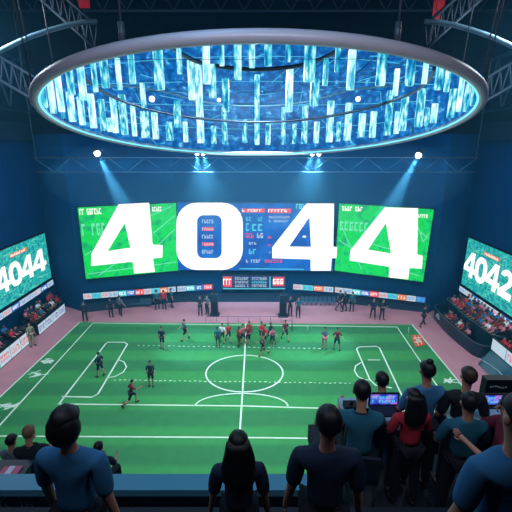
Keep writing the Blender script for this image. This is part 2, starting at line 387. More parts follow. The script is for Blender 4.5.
a = sL(48.5, 258); LS1 = a[0]; LS0 = LS1 - 14.5
dg = []
for (u0, u1, D) in ((-6, 6, FOUR), (7.5, 20.5, ZERO), (21, 33.5, FOUR), (33.5, 46, FOUR)):
    dg.append((sL(u0, 270)[0], sL(u1, 262)[0], 4.75, 7.0, D))
rL = side_screen(plSL, LS0, LS1, 3.55, 8.4, 'teal video screen reading 4044 on the left wall', dg, '')
f = plSL.fn(.03)
def rect_on(root, pl, s0, s1, z0, z1, m, name, off=.03): mb = MB(); f = pl.fn(off); mb.poly([f(s0, z0), f(s1, z0), f(s1, z1), f(s0, z1)]); return mb.build(name, m, root)
mb = MB(); rect_on(rL, plSL, sL(8, 250)[0], sL(26, 245)[0], 7.45, 7.8, M_org, 'picture_banner'); glyphs(mb, plSL.fn(.045), sL(9, 250)[0], sL(25, 246)[0], 7.52, 7.73, 0, 9); mb.build('caption', M_digit, rL)
b0 = plSR.st(465, 260)[0]
dg = []
for (u0, u1, D) in ((464.5, 475, FOUR), (476, 487.5, ZERO), (488.5, 501.5, FOUR), (502.5, 516, TWO)):
    dg.append((plSR.st(u0, 265)[0], plSR.st(u1, 275)[0], 4.1, 6.7, D))
rR = side_screen(plSR, b0, b0 + 14.5, 2.95, 8.0, 'teal video screen reading 4042 on the right wall', dg, '')
mb = MB(); rect_on(rR, plSR, plSR.st(484, 254)[0], plSR.st(500, 262)[0], 7.0, 7.35, M_org, 'picture_banner'); glyphs(mb, plSR.fn(.045), plSR.st(485, 255)[0], plSR.st(499, 261)[0], 7.07, 7.28, 0, 9); mb.build('caption', M_digit, rR)

# LED ribbons: strings of advertising panels
AD = [(M_pale, M_red), (M_cyan, M_pblue), (M_pale, M_org), (M_pale, M_pblue), (M_cyan, M_digit), (M_pblue, M_digit), (M_red, M_digit), (M_pale, M_red), (M_cyan, M_pblue), (M_org, M_digit), (M_pale, M_pblue), (M_pblue, M_cyan)]
def ribbon(name, label, pl, s0, s1, zf, h, n, cols, group=None, off=.25, dy=0):
    """zf(s) = bottom height along the wall"""
    root = empty(name, pl.fn(off)(s0, zf(s0))); tag(root, label, 'advertising board', group)
    mb = MB(); fb, ff = pl.fn(off - .18), pl.fn(off - .01); e = .05
    q = [(s0 - e, zf(s0) - e), (s1 + e, zf(s1) - e), (s1 + e, zf(s1) + h + e), (s0 - e, zf(s0) + h + e)]
    mb.mesh([ff(*p) for p in q] + [fb(*p) for p in q], [(0,1,2,3),(7,6,5,4),(0,4,5,1),(1,5,6,2),(2,6,7,3),(3,7,4,0)]); mb.build('housing', M_case, root)
    for i in range(n):
        a, b = s0 + (s1 - s0) * i / n, s0 + (s1 - s0) * (i + .97) / n; bg, fg = cols[i % len(cols)]
        f0, f1 = pl.fn(off), pl.fn(off + .01)
        mb = MB(); mb.poly([f0(a, zf(a)), f0(b, zf(b)), f0(b, zf(b) + h), f0(a, zf(a) + h)], 0)
        fz = lambda s, t: f1(s, zf(s) + t)
        glyphs(mb, fz, a + (b - a) * .1, b - (b - a) * .1, h * .25, h * .75, 1, 5)
        mb.build('advert_panel', [bg, fg], root)
    return root
def zline(pl, p0, p1):
    (sa, za), (sb, zb) = pl.st(*p0), pl.st(*p1)
    return sa, sb, (lambda s: za + (zb - za) * (s - sa) / (sb - sa))
s0, s1_, zf = zline(plL, (84, 298.5), (176, 291)); ribbon('led_ribbon', 'lit advertising ribbon under the left green screen', plL, s0, s1_, zf, .62, 11, AD, 'back wall ribbons')
s0, s1_, zf = zline(pb, (178, 290.8), (213, 288.5)); ribbon('led_ribbon', 'short lit advertising ribbon left of the small centre scoreboard', pb, s0, s1_, zf, .62, 4, AD[3:], 'back wall ribbons')
s0, s1_, zf = zline(pb, (293, 288.5), (333, 291.5)); ribbon('led_ribbon', 'short lit advertising ribbon right of the small centre scoreboard', pb, s0, s1_, zf, .62, 4, AD[7:], 'back wall ribbons')
s0, s1_, zf = zline(plR, (335, 291.5), (425, 302)); ribbon('led_ribbon', 'lit advertising ribbon under the right green screen', plR, s0, s1_, zf, .62, 10, AD[2:], 'back wall ribbons')
sb = screen('scoreboard', 'small centre scoreboard with tables of results above the pitch entrance', 'scoreboard', pb, [(222, 275.5), (286, 275.5), (286, 289.5), (222, 289.5)], led('screen_deep_blue', rgb(20, 50, 110), .9), thick=.47)
caption(sb, pb, 223, 276.5, 232, 287, M_digit, 3, solid=M_red)
for i in range(3): caption(sb, pb, 235, 277.2 + i * 3.6, 249, 279.6 + i * 3.6, M_pale, 8); caption(sb, pb, 252, 277.2 + i * 3.6, 267, 279.6 + i * 3.6, [M_pale, M_cyan, M_pale][i], 8)
caption(sb, pb, 273, 277, 284, 286, M_digit, 3, solid=M_red)
strokes(sb, pb, [[(223, 288.6), (285, 288.6)], [(270, 276.5), (270, 288)]], M_cyan, .12)
# side ribbons under the side screens
VIO = [(M_pale, M_pblue), (M_pale, M_red), (M_pblue, M_digit), (M_pale, M_pblue)]
ribbon('led_ribbon', 'white lettered ribbon under the left wall screen', plSL, LS0, LS1, lambda s: 2.75, .55, 12, VIO, 'side wall ribbons', off=.12)
ribbon('led_ribbon', 'white lettered ribbon under the right wall screen', plSR, b0, b0 + 14.5, lambda s: 2.15, .55, 12, VIO, 'side wall ribbons', off=.12)

# ------------------------------------------------------------------ ring chandelier
RC = Vector((.1, 20.75, 18.12)); RT = math.radians(-9.2); RR = 10.02
RM = Matrix.Translation(RC) @ Matrix.Rotation(RT, 4, 'X')
ring_n = (RM.to_3x3() @ Vector((0, 0, 1))).normalized()
def onring(r, a, h=0): return RM @ Vector((r * math.cos(a), r * math.sin(a), h))
def uponring(r, a, dz): return onring(r, a) + Vector((0, 0, dz))
ch = empty('ring_chandelier', RC); tag(ch, 'huge glowing blue ring chandelier filled with hanging glass bars above the pitch', 'chandelier')
M_rim = mat('rim_metal', rgb(215, 212, 230), .4, .1)
mb = MB(); N = 96
prof = [(-.12, -.15), (.08, -.17), (.17, -.06), (.17, .06), (.1, .15), (-.08, .15), (-.14, .05)]
vs_ = []; fs_ = []
for i in range(N):
    a = 2 * math.pi * i / N
    for (dr, dh) in prof: vs_.append(onring(RR + dr, a, dh))
k = len(prof)
for i in range(N):
    for j in range(k): fs_.append((i * k + j, ((i + 1) % N) * k + j, ((i + 1) % N) * k + (j + 1) % k, i * k + (j + 1) % k))
mb.mesh(vs_, fs_, 0, True); mb.build('rim', M_rim, ch)
mb = MB(); mb.tube([onring(RR - .18, 2 * math.pi * i / N, -.06) for i in range(N)], .045, 6, closed=True); mb.build('light_strip', led('strip_cyan', rgb(120, 225, 255), 1.4), ch)
# sloping glass drum: low at the gallery side, tall at the far side
M_drum = led_noise('drum_glass', rgb(2, 70, 140), rgb(130, 215, 240), 2.4, 1.25, stretch=(1, 1, 1.3), lo=.42, hi=.8, c3=rgb(10, 112, 188))
_rim2 = [onring(RR - .05, 2 * math.pi * i / 720, .05) for i in range(720)]
def drum_h(p):
    # the cover is a ruled surface rising from the gallery-side rim to the far rim
    az = math.atan2(p.x, p.y); c = [q for q in _rim2 if q.y < p.y - .15 and abs(math.atan2(q.x, q.y) - az) < .012]
    if not c: return .02
    q = min(c, key=lambda k: k.y); sl = (q.z + .1 - 17) / math.hypot(q.x, q.y)
    return max(.02, 17 + sl * math.hypot(p.x, p.y) - p.z)
mb = MB(); NV = 6
for i in range(N):
    a, b_ = 2 * math.pi * i / N, 2 * math.pi * (i + 1) / N
    for kx in range(NV):
        q = []
        for (aa, kk) in ((a, kx), (b_, kx), (b_, kx + 1), (a, kx + 1)):
            p = onring(RR - .05, aa, .05); q.append(p + Vector((0, 0, drum_h(p) * kk / NV)))
        mb.poly(q)
skirt = mb.build('glass_drum', M_drum, ch)
mb = MB(); T_ = []
for i in range(N):
    p = onring(RR - .05, 2 * math.pi * i / N, .05); h = drum_h(p)
    if h > .05:
        az = math.atan2(p.x, p.y); q = min((r_ for r_ in _rim2 if abs(math.atan2(r_.x, r_.y) - az) < .012), key=lambda k: k.y); T_.append((p + Vector((0, 0, h)), q + Vector((0, 0, .1))))
for (a, b_), (c, d) in zip(T_, T_[1:]): mb.poly([a, c, c.lerp(d, .5), a.lerp(b_, .5)]); mb.poly([a.lerp(b_, .5), c.lerp(d, .5), d, b_])
mb.build('drum_cover', M_roof, ch)
# lattice of struts inside the drum
M_tube = mat('hoop_metal', rgb(110, 120, 140), .35, .7)
def arc_tube(name, pts, r, m):
    P = [at(*p) for p in pts]; Q = []
    for i in range(len(P) - 1):
        p0 = P[max(0, i - 1)]; p1 = P[i]; p2 = P[i + 1]; p3 = P[min(len(P) - 1, i + 2)]
        for k in range(6):
            t = k / 6; Q.append(.5 * ((2 * p1) + (p2 - p0) * t + (2 * p0 - 5 * p1 + 4 * p2 - p3) * t * t + (3 * p1 - p0 - 3 * p2 + p3) * t ** 3))
    Q.append(P[-1]); mb = MB(); mb.tube(Q, r, 8); return mb.build(name, m, ch)
arc_tube('inner_hoop', [(168, 42, 13), (183, 55, 14), (210, 65, 15.5), (256, 69.5, 16.2), (300, 65.5, 15.6), (330, 55, 14), (346, 43, 13)], .085, M_tube)
arc_tube('inner_hoop', [(79, 66, 15), (90, 83, 16.5), (120, 100, 19), (160, 112, 21), (205, 119, 22.5), (256, 122, 23), (310, 119, 22.5), (360, 110, 21), (405, 96, 19), (428, 81, 16.5), (434, 68, 15)], .075, M_tube)
arc_tube('inner_hoop', [(92, 86, 22), (125, 86, 23), (160, 91, 24), (205, 102, 25), (256, 106, 25.5), (305, 102, 25), (350, 90, 24), (395, 85, 23), (424, 74, 22)], .06, mat('pale_tube', rgb(150, 190, 215), .35, .5))
M_strut = mat('strut_pale', rgb(120, 170, 205), .4, .4)
for (a, b_) in (((140, 62, 24), (170, 90, 25)), ((140, 62, 24), (160, 62, 24)), ((134, 92, 24), (190, 92, 25)), ((100, 60, 22), (140, 92, 24)), ((330, 97, 24), (372, 60, 24)), ((345, 80, 24), (405, 66, 23)),
               ((220, 92, 27), (250, 60, 27)), ((262, 92, 27), (330, 60, 26)), ((272, 60, 27), (300, 100, 27)), ((180, 80, 26), (215, 96, 26)), ((300, 84, 26), (400, 92, 24)), ((360, 72, 24), (420, 60, 22)),
               ((236, 92, 28), (276, 92, 28)), ((236, 104, 28), (276, 104, 28)), ((200, 130, 28), (310, 130, 28)), ((262, 118, 28), (300, 118, 28)), ((205, 86, 27.5), (230, 86, 27.5))):
    mb = MB(); mb.tube([at(*a), at(*b_)], .035, 5); mb.build('strut', M_strut, ch)
# hanging glass bars
M_bar = led_noise('glass_bar', rgb(10, 110, 175), rgb(210, 255, 255), 2.6, 1.1, stretch=(2.6, 2.6, .8), lo=.36, hi=.62, c3=rgb(70, 205, 225))
M_bar2 = led_noise('glass_bar_bright', rgb(60, 175, 215), rgb(240, 255, 255), 2.2, 1.15, stretch=(3, 3, .7), lo=.36, hi=.6, c3=rgb(160, 245, 250))
def glass_bar(pt, pb_, wd, m):
    mb = MB(); h = pt.z - pb_.z; rot = random.uniform(0, 1.2)
    c = Vector((pb_.x, pb_.y, 0)); vs = []
    lv = [(0, .9), (.06, 1), (h - .06, 1.0), (h, .9)]; n_ = 8
    for (dz, sc_) in lv:
        for (a_, b_) in ((-.42, -.5), (.42, -.5), (.5, -.4), (.5, .4), (.42, .5), (-.42, .5), (-.5, .4), (-.5, -.4)):
            q = Vector((a_ * wd * sc_, b_ * wd * .55 * sc_, 0)); q.rotate(Matrix.Rotation((rot - .6) * .5, 3, 'Z')); vs.append(c + q + Vector((0, 0, pb_.z + dz)))
    fs = [(i * n_ + j, i * n_ + (j + 1) % n_, (i + 1) * n_ + (j + 1) % n_, (i + 1) * n_ + j) for i in range(3) for j in range(n_)] + [tuple(reversed(range(n_))), tuple(range(3 * n_, 4 * n_))]
    mb.mesh(vs, fs); return mb.build('glass_bar', m, ch)
def rim_v(u):       # lower edge of the opening as seen from the gallery
    x = (u - 258) / 221.0; return 97 + 51 * math.sqrt(max(0, 1 - x * x))
def rim_top(u):
    x = (u - 258) / 221.0; return 97 - 56 * math.sqrt(max(0, 1 - x * x))
bars = [(106,47,88,9),(116,98,137,7),(125,96,139,8),(135,104,138,6),(146,112,141,10),(160,46,90,11),(156,113,141,7),(170,122,143,8),(178,102,128,8),(186,122,144,6),(192,62,100,8),(201,66,144,8),(207,40,84,9),(213,66,98,8),
 (226,80,112,8),(225,108,145,6),(238,38,80,9),(257,78,146,6),(268,36,66,9),(289,70,112,8),(283,108,146,5),(304,106,145,7),(309,38,82,13),(314,80,106,10),(329,102,143,8),(347,104,142,8),(350,52,90,9),(361,114,137,8),(372,112,139,7),
 (380,50,86,11),(387,92,136,8),(409,58,86,10),(402,98,131,8),(418,90,127,9),(433,104,123,7),(438,62,90,9),(450,90,118,8),(446,70,92,6),
 (38,82,108,5),(45,72,117,7),(54,78,120,7),(62,72,112,7),(72,64,95,8),(73,93,125,8),(84,60,100,8),(83,98,130,7),(94,95,133,8),(96,56,92,6),(104,100,135,7),(458,72,112,6),(465,84,112,6),(472,86,106,5),(478,90,102,4),(424,58,84,6),(395,70,96,6),(325,60,86,6),(337,44,72,6),
 (180,50,74,6),(222,46,66,6),(252,44,68,7),(288,40,62,6),(133,50,84,7),(120,60,90,6),(144,84,108,6),(245,120,143,6),(268,124,145,6),(294,124,144,5),(214,126,145,6),(316,122,144,6),(338,122,142,5),(396,112,134,6),(426,108,126,5),(110,118,137,5),(64,104,124,5)]
for (u, v0, v1, wpx) in bars:
    v1 = min(v1, rim_v(u) - 3); v0 = max(v0, rim_top(u) + 1)
    if v1 - v0 < 6: continue
    pbt = onplane(u, v1, RC, ring_n)
    lc = RM.inverted() @ pbt; rr_ = math.hypot(lc.x, lc.y)
    if rr_ > 9.2: lc *= 9.2 / rr_; lc.z = 0; pbt = RM @ lc
    t = (pbt - CAM).dot(Vector((0, CS, -SN)))
    pbt = at(u, v1, t); ptp = at(u, v0, t); h = abs(ptp.z - pbt.z)
    ptp = Vector((pbt.x, pbt.y, pbt.z + h))
    glass_bar(ptp, pbt, wpx * t / F * .82, M_bar2 if random.random() < .42 else M_bar)
lamp('drum_fill_light', 'POINT', (0, 22, 20.2), (0, 22, 0), 1300, (.5, .8, 1), shadow_soft_size=.6)  # added point fill to brighten hoops and struts inside the drum
# thin pale struts on the drum; their reflected light is put in as glow
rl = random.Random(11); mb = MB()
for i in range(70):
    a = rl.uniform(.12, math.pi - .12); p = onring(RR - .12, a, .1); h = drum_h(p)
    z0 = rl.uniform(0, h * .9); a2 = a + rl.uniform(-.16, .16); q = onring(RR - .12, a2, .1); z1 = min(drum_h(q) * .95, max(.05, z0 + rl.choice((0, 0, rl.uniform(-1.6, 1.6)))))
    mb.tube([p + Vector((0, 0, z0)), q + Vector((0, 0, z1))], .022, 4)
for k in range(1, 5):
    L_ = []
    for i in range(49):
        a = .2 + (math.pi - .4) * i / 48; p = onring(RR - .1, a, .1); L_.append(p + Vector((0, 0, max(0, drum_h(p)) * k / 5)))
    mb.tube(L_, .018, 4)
mb.build('strut_glow_line', led('line_cyan', rgb(90, 205, 240), 1.0), ch)
# small bulbs between the bars
for (u, v, t, r) in ((152, 99, 20, .16), (219, 100, 22, .12), (358, 99, 20, .14)):
    mb = MB(); mb.ball(at(u, v, t), r); mb.build('bulb', led('bulb_white', (1, .97, .93, 1), 1.6), ch)
# suspension cables up to the roof
M_cable = mat('cable', rgb(90, 100, 112), .5, .5)
for (ang, dx) in ((-112, 0), (-68, 0), (-150, -.8), (-30, .8), (160, -1), (20, 1), (180, -.6), (0, .6), (-165, -1), (-15, 1)):
    p = onring(RR, math.radians(ang), .2); mb = MB(); mb.tube([p, Vector((p.x + dx, p.y, 29.9))], .03, 5); mb.tube([p, p + Vector((0, 0, .45))], .09, 6); mb.build('suspension_cable', M_cable, ch)

# ------------------------------------------------------------------ roof steel
def truss(name, label, a, b, depth, nb, r=.12, side=Vector((0, 0, 1)), group=None, m=M_steel):
    a, b = Vector(a), Vector(b); root = empty(name, a); tag(root, label, 'truss', group); dn = side * -depth
    mb = MB(); mb.tube([a, b], r, 6); mb.build('upper_chord', m, root)
    mb = MB(); mb.tube([a + dn, b + dn], r, 6); mb.build('lower_chord', m, root)
    mb = MB()
    for i in range(nb):
        p = a.lerp(b, i / nb); q = a.lerp(b, (i + .5) / nb) + dn; s = a.lerp(b, (i + 1) / nb)
        mb.tube([p, q], r * .55, 5); mb.tube([q, s], r * .55, 5)
    mb.build('web_bracing', m, root)
    return root
M_tr2 = mat('roof_steel', rgb(38, 52, 70), .7, .2)
for sx, nm in ((-1, 'left'), (1, 'right')):
    truss('roof_truss', f'deep dark steel truss along the {nm} wall high under the roof', (sx * 20.6, 12, 24.3), (sx * 20.6, 38.5, 24.3), 4.2, 9, .16, m=M_tr2)
    mu_ = lambda u: u if sx < 0 else 522 - u
    truss('roof_truss', f'sloping dark steel truss running up from the {nm} end of the curved tube', at(mu_(97), 25, 20.5), at(mu_(22), -40, 22), 1.3, 9, .1, m=M_tr2)
    truss('roof_truss', f'long dark steel truss low behind the {nm} end of the ring', at(mu_(-8), 52, 27), at(mu_(92), 112, 30), 1.7, 11, .11, m=M_tr2)
    P = [at(mu_(u), v, 20) for u, v in ((97, 21.5), (84, 22), (68, 25), (50, 30), (32, 36), (15, 43.5), (-2, 52), (-30, 68))]
    mb = MB(); mb.tube(P, .13, 8)
    tag(mb.build('curved_roof_tube', mat('tube_blue', rgb(110, 150, 176), .4, .2)), f'curved pale steel tube sweeping down from the roof on the {nm}', 'tube')
    c_ = at(mu_(84.5), 8 if sx < 0 else 19, 23); mb = MB(); mb.box((c_.x - .33, c_.y, c_.z), (c_.x + .33, c_.y + .05, 29.9)); r_ = mb.build('hanging_banner', mat('red_cloth', rgb(200, 20, 40), .8), None); tag(r_, f'plain red banner hanging from the roof steel on the {nm}', 'banner')
for i, y in enumerate((26, 31, 36)):
    truss('roof_truss', ('dark roof truss crossing the hall just behind the ring' if i == 0 else 'dark roof truss crossing the hall, middle one behind the ring' if i == 1 else 'dark roof truss crossing the hall nearest the back wall'), (-21.5, y, 29.4), (21.5, y, 29.4), 1.5, 22, .11, m=M_tr2)
# lighting rig in front of the back wall
rig = truss('lighting_rig', 'slim horizontal lighting truss in front of the back wall', (-19.6, 34.6, 16.1), (19.6, 34.6, 16.1), 1.25, 12, .05)
for x in (-19.4, 19.4):
    mb = MB(); mb.tube([(x, 34.6, 16.1), (x, 34.6, 29.9)], .03, 5); mb.build('suspension_cable', M_cable, rig)
M_lens = led('lens_white', (.85, .95, 1, 1), 9)
spots = [(97, 153, (-6.5, 31, 2), 17000, 24, 'far left spotlight on the rig with a beam slanting inwards'), (197, 153, (-5.5, 38.5, 6), 6500, 52, 'left one of the left centre pair of spotlights on the rig'), (203, 153, (-3.0, 38.5, 7), 6500, 52, 'right one of the left centre pair of spotlights on the rig'),
         (312.5, 153.5, (3.2, 38.5, 7), 6500, 52, 'left one of the right centre pair of spotlights on the rig'), (319, 153.5, (5.6, 38.5, 6), 6500, 52, 'right one of the right centre pair of spotlights on the rig'), (419, 155, (6.5, 31, 2), 17000, 24, 'far right spotlight on the rig with a beam slanting inwards')]
for (u, v, aim, en, cone, lab) in spots:
    p = at(u, v, 33.0); p.y = 34.2; aim = Vector(aim); d = (aim - p).normalized()
    root = empty('spotlight', p); tag(root, lab, 'spotlight', 'spotlights on the rig')
    mb = MB(); mb.tube([p - d * .5, p - d * .35, p - d * .02], .2, 12, rr=[.12, .2, .22]); mb.build('housing', M_dark, root)
    mb = MB(); mb.ball(p + d * .03, .26 if en > 10000 else .19); mb.build('lens', M_lens, root)
    mb = MB(); mb.tube([p - d * .25 + Vector((.26, 0, 0)), Vector((p.x + .26, 34.45, 16.5)), Vector((p.x - .26, 34.45, 16.5)), p - d * .25 - Vector((.26, 0, 0))], .025, 5); mb.tube([(p.x, 34.45, 16.5), (p.x, 34.6, 16.1)], .025, 5); mb.build('yoke', M_dark, root)
    lamp('spot_beam', 'SPOT', p + d * .3, aim, en, (.3, .72, 1), spot_size=math.radians(cone), spot_blend=.7, shadow_soft_size=.12)
# denser band of stage haze drifting round the lighting rig
mh = bpy.data.materials.new('haze'); mh.use_nodes = True; nt = mh.node_tree; nt.nodes.clear()
out = nt.nodes.new('ShaderNodeOutputMaterial'); vs = nt.nodes.new('ShaderNodeVolumeScatter')
vs.inputs['Color'].default_value = (.3, .72, 1, 1); vs.inputs['Density'].default_value = .035; vs.inputs['Anisotropy'].default_value = .2
nt.links.new(vs.outputs[0], out.inputs['Volume'])
mb = MB(); mb.ball((0, 34.3, 14.2), (19, 2.3, 4.6), nu=32, nv=16); tag(mb.build('haze', mh), 'soft band of blue stage haze drifting round the lighting rig', 'haze', kind='stuff')
mh2 = mh.copy(); mh2.name = 'haze_thin'; n_ = [q for q in mh2.node_tree.nodes if q.type == 'VOLUME_SCATTER'][0]; n_.inputs['Density'].default_value = .006; n_.inputs['Color'].default_value = (.1, .55, 1, 1)
mb = MB(); mb.box((-17.9, 31.5, .1), (17.9, 36.6, 17)); tag(mb.build('haze', mh2), 'thin blue haze standing in front of the big screens', 'haze', kind='stuff')
# general blue wash on the upper walls
lamp('wall_wash', 'AREA', (0, 33, 15.6), (0, 39.5, 13.5), 900, (.04, .42, .9), shape='RECTANGLE', size=30, size_y=.6)
for sx in (-1, 1): lamp('wall_wash', 'AREA', (sx * 17.5, 32, 15.5), (sx * 22, 34, 10), 150, (.05, .38, .72), shape='RECTANGLE', size=6, size_y=.6)
#--PART2--
# ------------------------------------------------------------------ people
SKIN = mat('skin', rgb(196, 140, 118), .55); SKIN2 = mat('skin_deep', rgb(120, 78, 60), .55)
HAIR = mat('hair_black', rgb(14, 12, 16), .5); HAIRB = mat('hair_brown', rgb(60, 40, 30), .5); HAIRL = mat('hair_light_brown', rgb(120, 88, 62), .55)
def cloth(name, *c): return mat(name, rgb(*c), .85, noise=.12, nscale=12)
C_NAVY = cloth('cloth_navy', 22, 40, 66); C_BLACK = cloth('cloth_black', 18, 22, 32); C_RED = cloth('cloth_red', 190, 40, 60); C_WHITE = cloth('cloth_white', 215, 220, 230)
C_PINK = cloth('cloth_pink', 205, 110, 140); C_BLUE = cloth('cloth_blue', 50, 112, 160); C_TEAL = cloth('cloth_teal', 30, 96, 120); C_BEIGE = cloth('cloth_beige', 150, 150, 120)
C_GREY = cloth('cloth_grey', 92, 104, 120); C_MAROON = cloth('cloth_maroon', 120, 34, 52); SHOE = mat('shoe', rgb(24, 24, 30), .5); SHOEW = mat('shoe_light', rgb(190, 200, 205), .5)
_tmp = bpy.data.objects
def skin_grow(verts, edges, radii, sub=1):
    me = bpy.data.meshes.new('grow'); me.from_pydata([tuple(v) for v in verts], edges, []); o = bpy.data.objects.new('grow', me); C.objects.link(o)
    md = o.modifiers.new('skin', 'SKIN'); md.use_smooth_shade = True; md.branch_smoothing = .6
    sv = me.skin_vertices[0].data
    for i, r in enumerate(radii): sv[i].radius = (r, r) if not hasattr(r, '__len__') else r; sv[i].use_root = (i == 0)
    if sub: ss = o.modifiers.new('sub', 'SUBSURF'); ss.levels = sub; ss.render_levels = sub
    dg_ = bpy.context.evaluated_depsgraph_get(); ev = o.evaluated_get(dg_); me2 = ev.to_mesh()
    vs = [v.co.copy() for v in me2.vertices]; fs = [tuple(p.vertices) for p in me2.polygons]
    ev.to_mesh_clear(); bpy.data.objects.remove(o); bpy.data.meshes.remove(me)
    return vs, fs
def joints(P):
    """P: dict of pose angles in degrees -> joint positions, facing +Y, feet at z = 0"""
    R = math.radians; J = {}
    g_ = lambda k, d=0: R(P.get(k, d))
    lean = g_('lean'); up = Vector((R(0) + math.sin(g_('side')), math.sin(lean), math.cos(lean))).normalized()
    pel = Vector((0, 0, 0)); J['pelvis'] = pel
    for nm, d in (('waist', .13), ('chest', .28), ('upper', .41)): J[nm] = pel + up * d
    J['neck0'] = pel + up * .485
    hl = lean + g_('nod'); hu = Vector((math.sin(g_('tilt')), math.sin(hl), math.cos(hl))).normalized()
    J['neck1'] = J['neck0'] + hu * .065; J['jaw'] = J['neck0'] + hu * .13 + Vector((0, .015, 0)); J['head'] = J['neck0'] + hu * .205 + Vector((0, .005, 0)); J['crown'] = J['neck0'] + hu * .275
    for s, k in ((-1, 'L'), (1, 'R')):
        hip = pel + Vector((s * .095, 0, -.06)); J['hip' + k] = hip
        a, b_, sp_ = g_('thigh' + k), g_('knee' + k), g_('spread' + k, 3)
        kn = hip + Vector((s * math.sin(sp_), math.sin(a), -math.cos(a))).normalized() * .42; an = kn + Vector((s * math.sin(sp_) * .3, math.sin(a - b_), -math.cos(a - b_))).normalized() * .41
        J['knee' + k] = kn; J['ankle' + k] = an; J['toe' + k] = an + Vector((s * .02, .15 * math.cos(a - b_) , -.035 + .15 * math.sin(a - b_)))
        sh = pel + up * .425 + Vector((s * .185, 0, 0)); J['sho' + k] = sh
        ar, ab, el = g_('arm' + k), g_('abd' + k, 8), g_('elbow' + k, 12)
        d = Vector((s * math.sin(ab), math.sin(ar + lean * .3) * math.cos(ab), -math.cos(ar + lean * .3) * math.cos(ab)))
        e = sh + d * .28; inw = g_('inward' + k)
        d2 = Vector((s * math.sin(ab - inw), math.sin(ar + el) * math.cos(ab - inw), -math.cos(ar + el) * math.cos(ab - inw)))
        J['elb' + k] = e; J['wri' + k] = e + d2 * .25; J['pal' + k] = e + d2 * .33; J['hdir' + k] = d2
    low = min(J['ankleL'].z, J['ankleR'].z, J['toeL'].z + .03, J['toeR'].z + .03) - .07
    for k in J:
        if not k.startswith('hdir'): J[k] = J[k] - Vector((0, 0, low))
    return J
def figure(P, shirt=C_NAVY, pants=C_BLACK, skin=SKIN, hair=HAIR, shoe=SHOE, sleeves='short', legs='long', hairstyle='short', level=1, cap=None, name='person', slim=1.0):
    J = joints(P); root = empty(name)
    order = ['pelvis', 'waist', 'chest', 'upper', 'neck0', 'neck1', 'jaw', 'head', 'crown']
    rad = dict(pelvis=(.118, .09), waist=(.098, .075), chest=(.118, .085), upper=(.1, .07), neck0=.065, neck1=.052, jaw=(.062, .07), head=(.076, .092), crown=(.05, .062), hip=.085, knee=.056, ankle=.038, toe=.033, sho=.05, elb=.04, wri=.027, pal=(.036, .02))
    bodyr = dict(pelvis=(.1, .075), waist=(.08, .06), chest=(.085, .06), upper=(.06, .045), shoL=.028, shoR=.028, neck0=.048)
    def graph(names, links, infl, over={}):
        ix = {n: i for i, n in enumerate(names)}; rr = []
        for n in names:
            r = over.get(n, rad.get(n, rad.get(n[:-1])))
            rr.append(tuple((q + infl) * slim for q in r) if hasattr(r, '__len__') else ((r + infl) * slim,) * 2)
        return [J[n] for n in names], [(ix[a], ix[b]) for a, b in links], rr
    # body
    names = order + [q + k for k in 'LR' for q in ('hip', 'knee', 'ankle', 'toe', 'sho', 'elb', 'wri', 'pal')]
    links = [(order[i], order[i + 1]) for i in range(8)]
    for k in 'LR': links += [('pelvis', 'hip' + k), ('hip' + k, 'knee' + k), ('knee' + k, 'ankle' + k), ('ankle' + k, 'toe' + k), ('upper', 'sho' + k), ('sho' + k, 'elb' + k), ('elb' + k, 'wri' + k), ('wri' + k, 'pal' + k)]
    v, f = skin_grow(*graph(names, links, 0, bodyr), sub=level); mb = MB(); mb.mesh(v, f, 0, True)
    hd = J['head']; yaw = Matrix.Rotation(math.radians(P.get('yaw', 0)), 3, 'Z')
    if level >= 1:      # face: nose, ears, fingers
        mb.tube([hd + yaw @ Vector((0, .085, .012)), hd + yaw @ Vector((0, .118, -.022)), hd + yaw @ Vector((0, .088, -.03))], .012, 6, rr=[.008, .014, .008])
        for s in (-1, 1): mb.ball(hd + yaw @ Vector((s * .083, -.005, -.012)), (.012, .022, .03), nu=8, nv=6, M=yaw)
        for k, s in (('L', -1), ('R', 1)):
            d = J['hdir' + k].normalized(); pl_ = J['pal' + k]; side = d.cross(Vector((s, 0, 0))); side = side.normalized() if side.length > .1 else Vector((0, 0, 1))
            inn = d.cross(side).normalized() * (1 if d.cross(side).x * s < 0 else -1)
            for q, L_ in ((-.027, .062), (-.009, .072), (.009, .068), (.026, .052)):
                b0_ = pl_ + side * q; m1 = b0_ + d * L_ * .6 + inn * .006; mb.tube([b0_, m1, m1 + d * L_ * .4 + inn * .022], .009, 6, rr=[.0095, .0085, .0065])
            fw = side if side.y > 0 else -side
            t0_ = pl_ - d * .035 + fw * .025; mb.tube([t0_, t0_ + d * .03 + fw * .028, t0_ + d * .06 + fw * .032 + inn * .012], .011, 6, rr=[.012, .011, .008])
    mb.build('body', skin, root)
    if level >= 2:
        for s in (-1, 1): m_ = MB(); m_.ball(hd + yaw @ Vector((s * .032, .086, .012)), .011, nu=8, nv=6); m_.build('eye', mat('eye_dark', rgb(20, 18, 20), .2), root)
        m_ = MB(); m_.tube([hd + yaw @ Vector((-.022, .088, -.052)), hd + yaw @ Vector((0, .096, -.055)), hd + yaw @ Vector((.022, .088, -.052))], .006, 6, rr=[.003, .007, .003]); m_.build('mouth', mat('lips', rgb(150, 80, 80), .5), root)
    # shirt
    ns = ['pelvis', 'waist', 'chest', 'upper']; ls = [('pelvis', 'waist'), ('waist', 'chest'), ('chest', 'upper')]
    J['shemlo'] = J['pelvis'] - Vector((0, 0, .05))
    J['collar'] = J['neck0'] + (J['neck1'] - J['neck0']) * .1; ns += ['collar']; ls += [('upper', 'collar')]; rad['collar'] = .06; over_ = dict(pelvis=(.13, .1), waist=(.118, .092), chest=(.142, .105), upper=(.13, .092), sho=.06)
    over_.update(shoL=.06, shoR=.06)
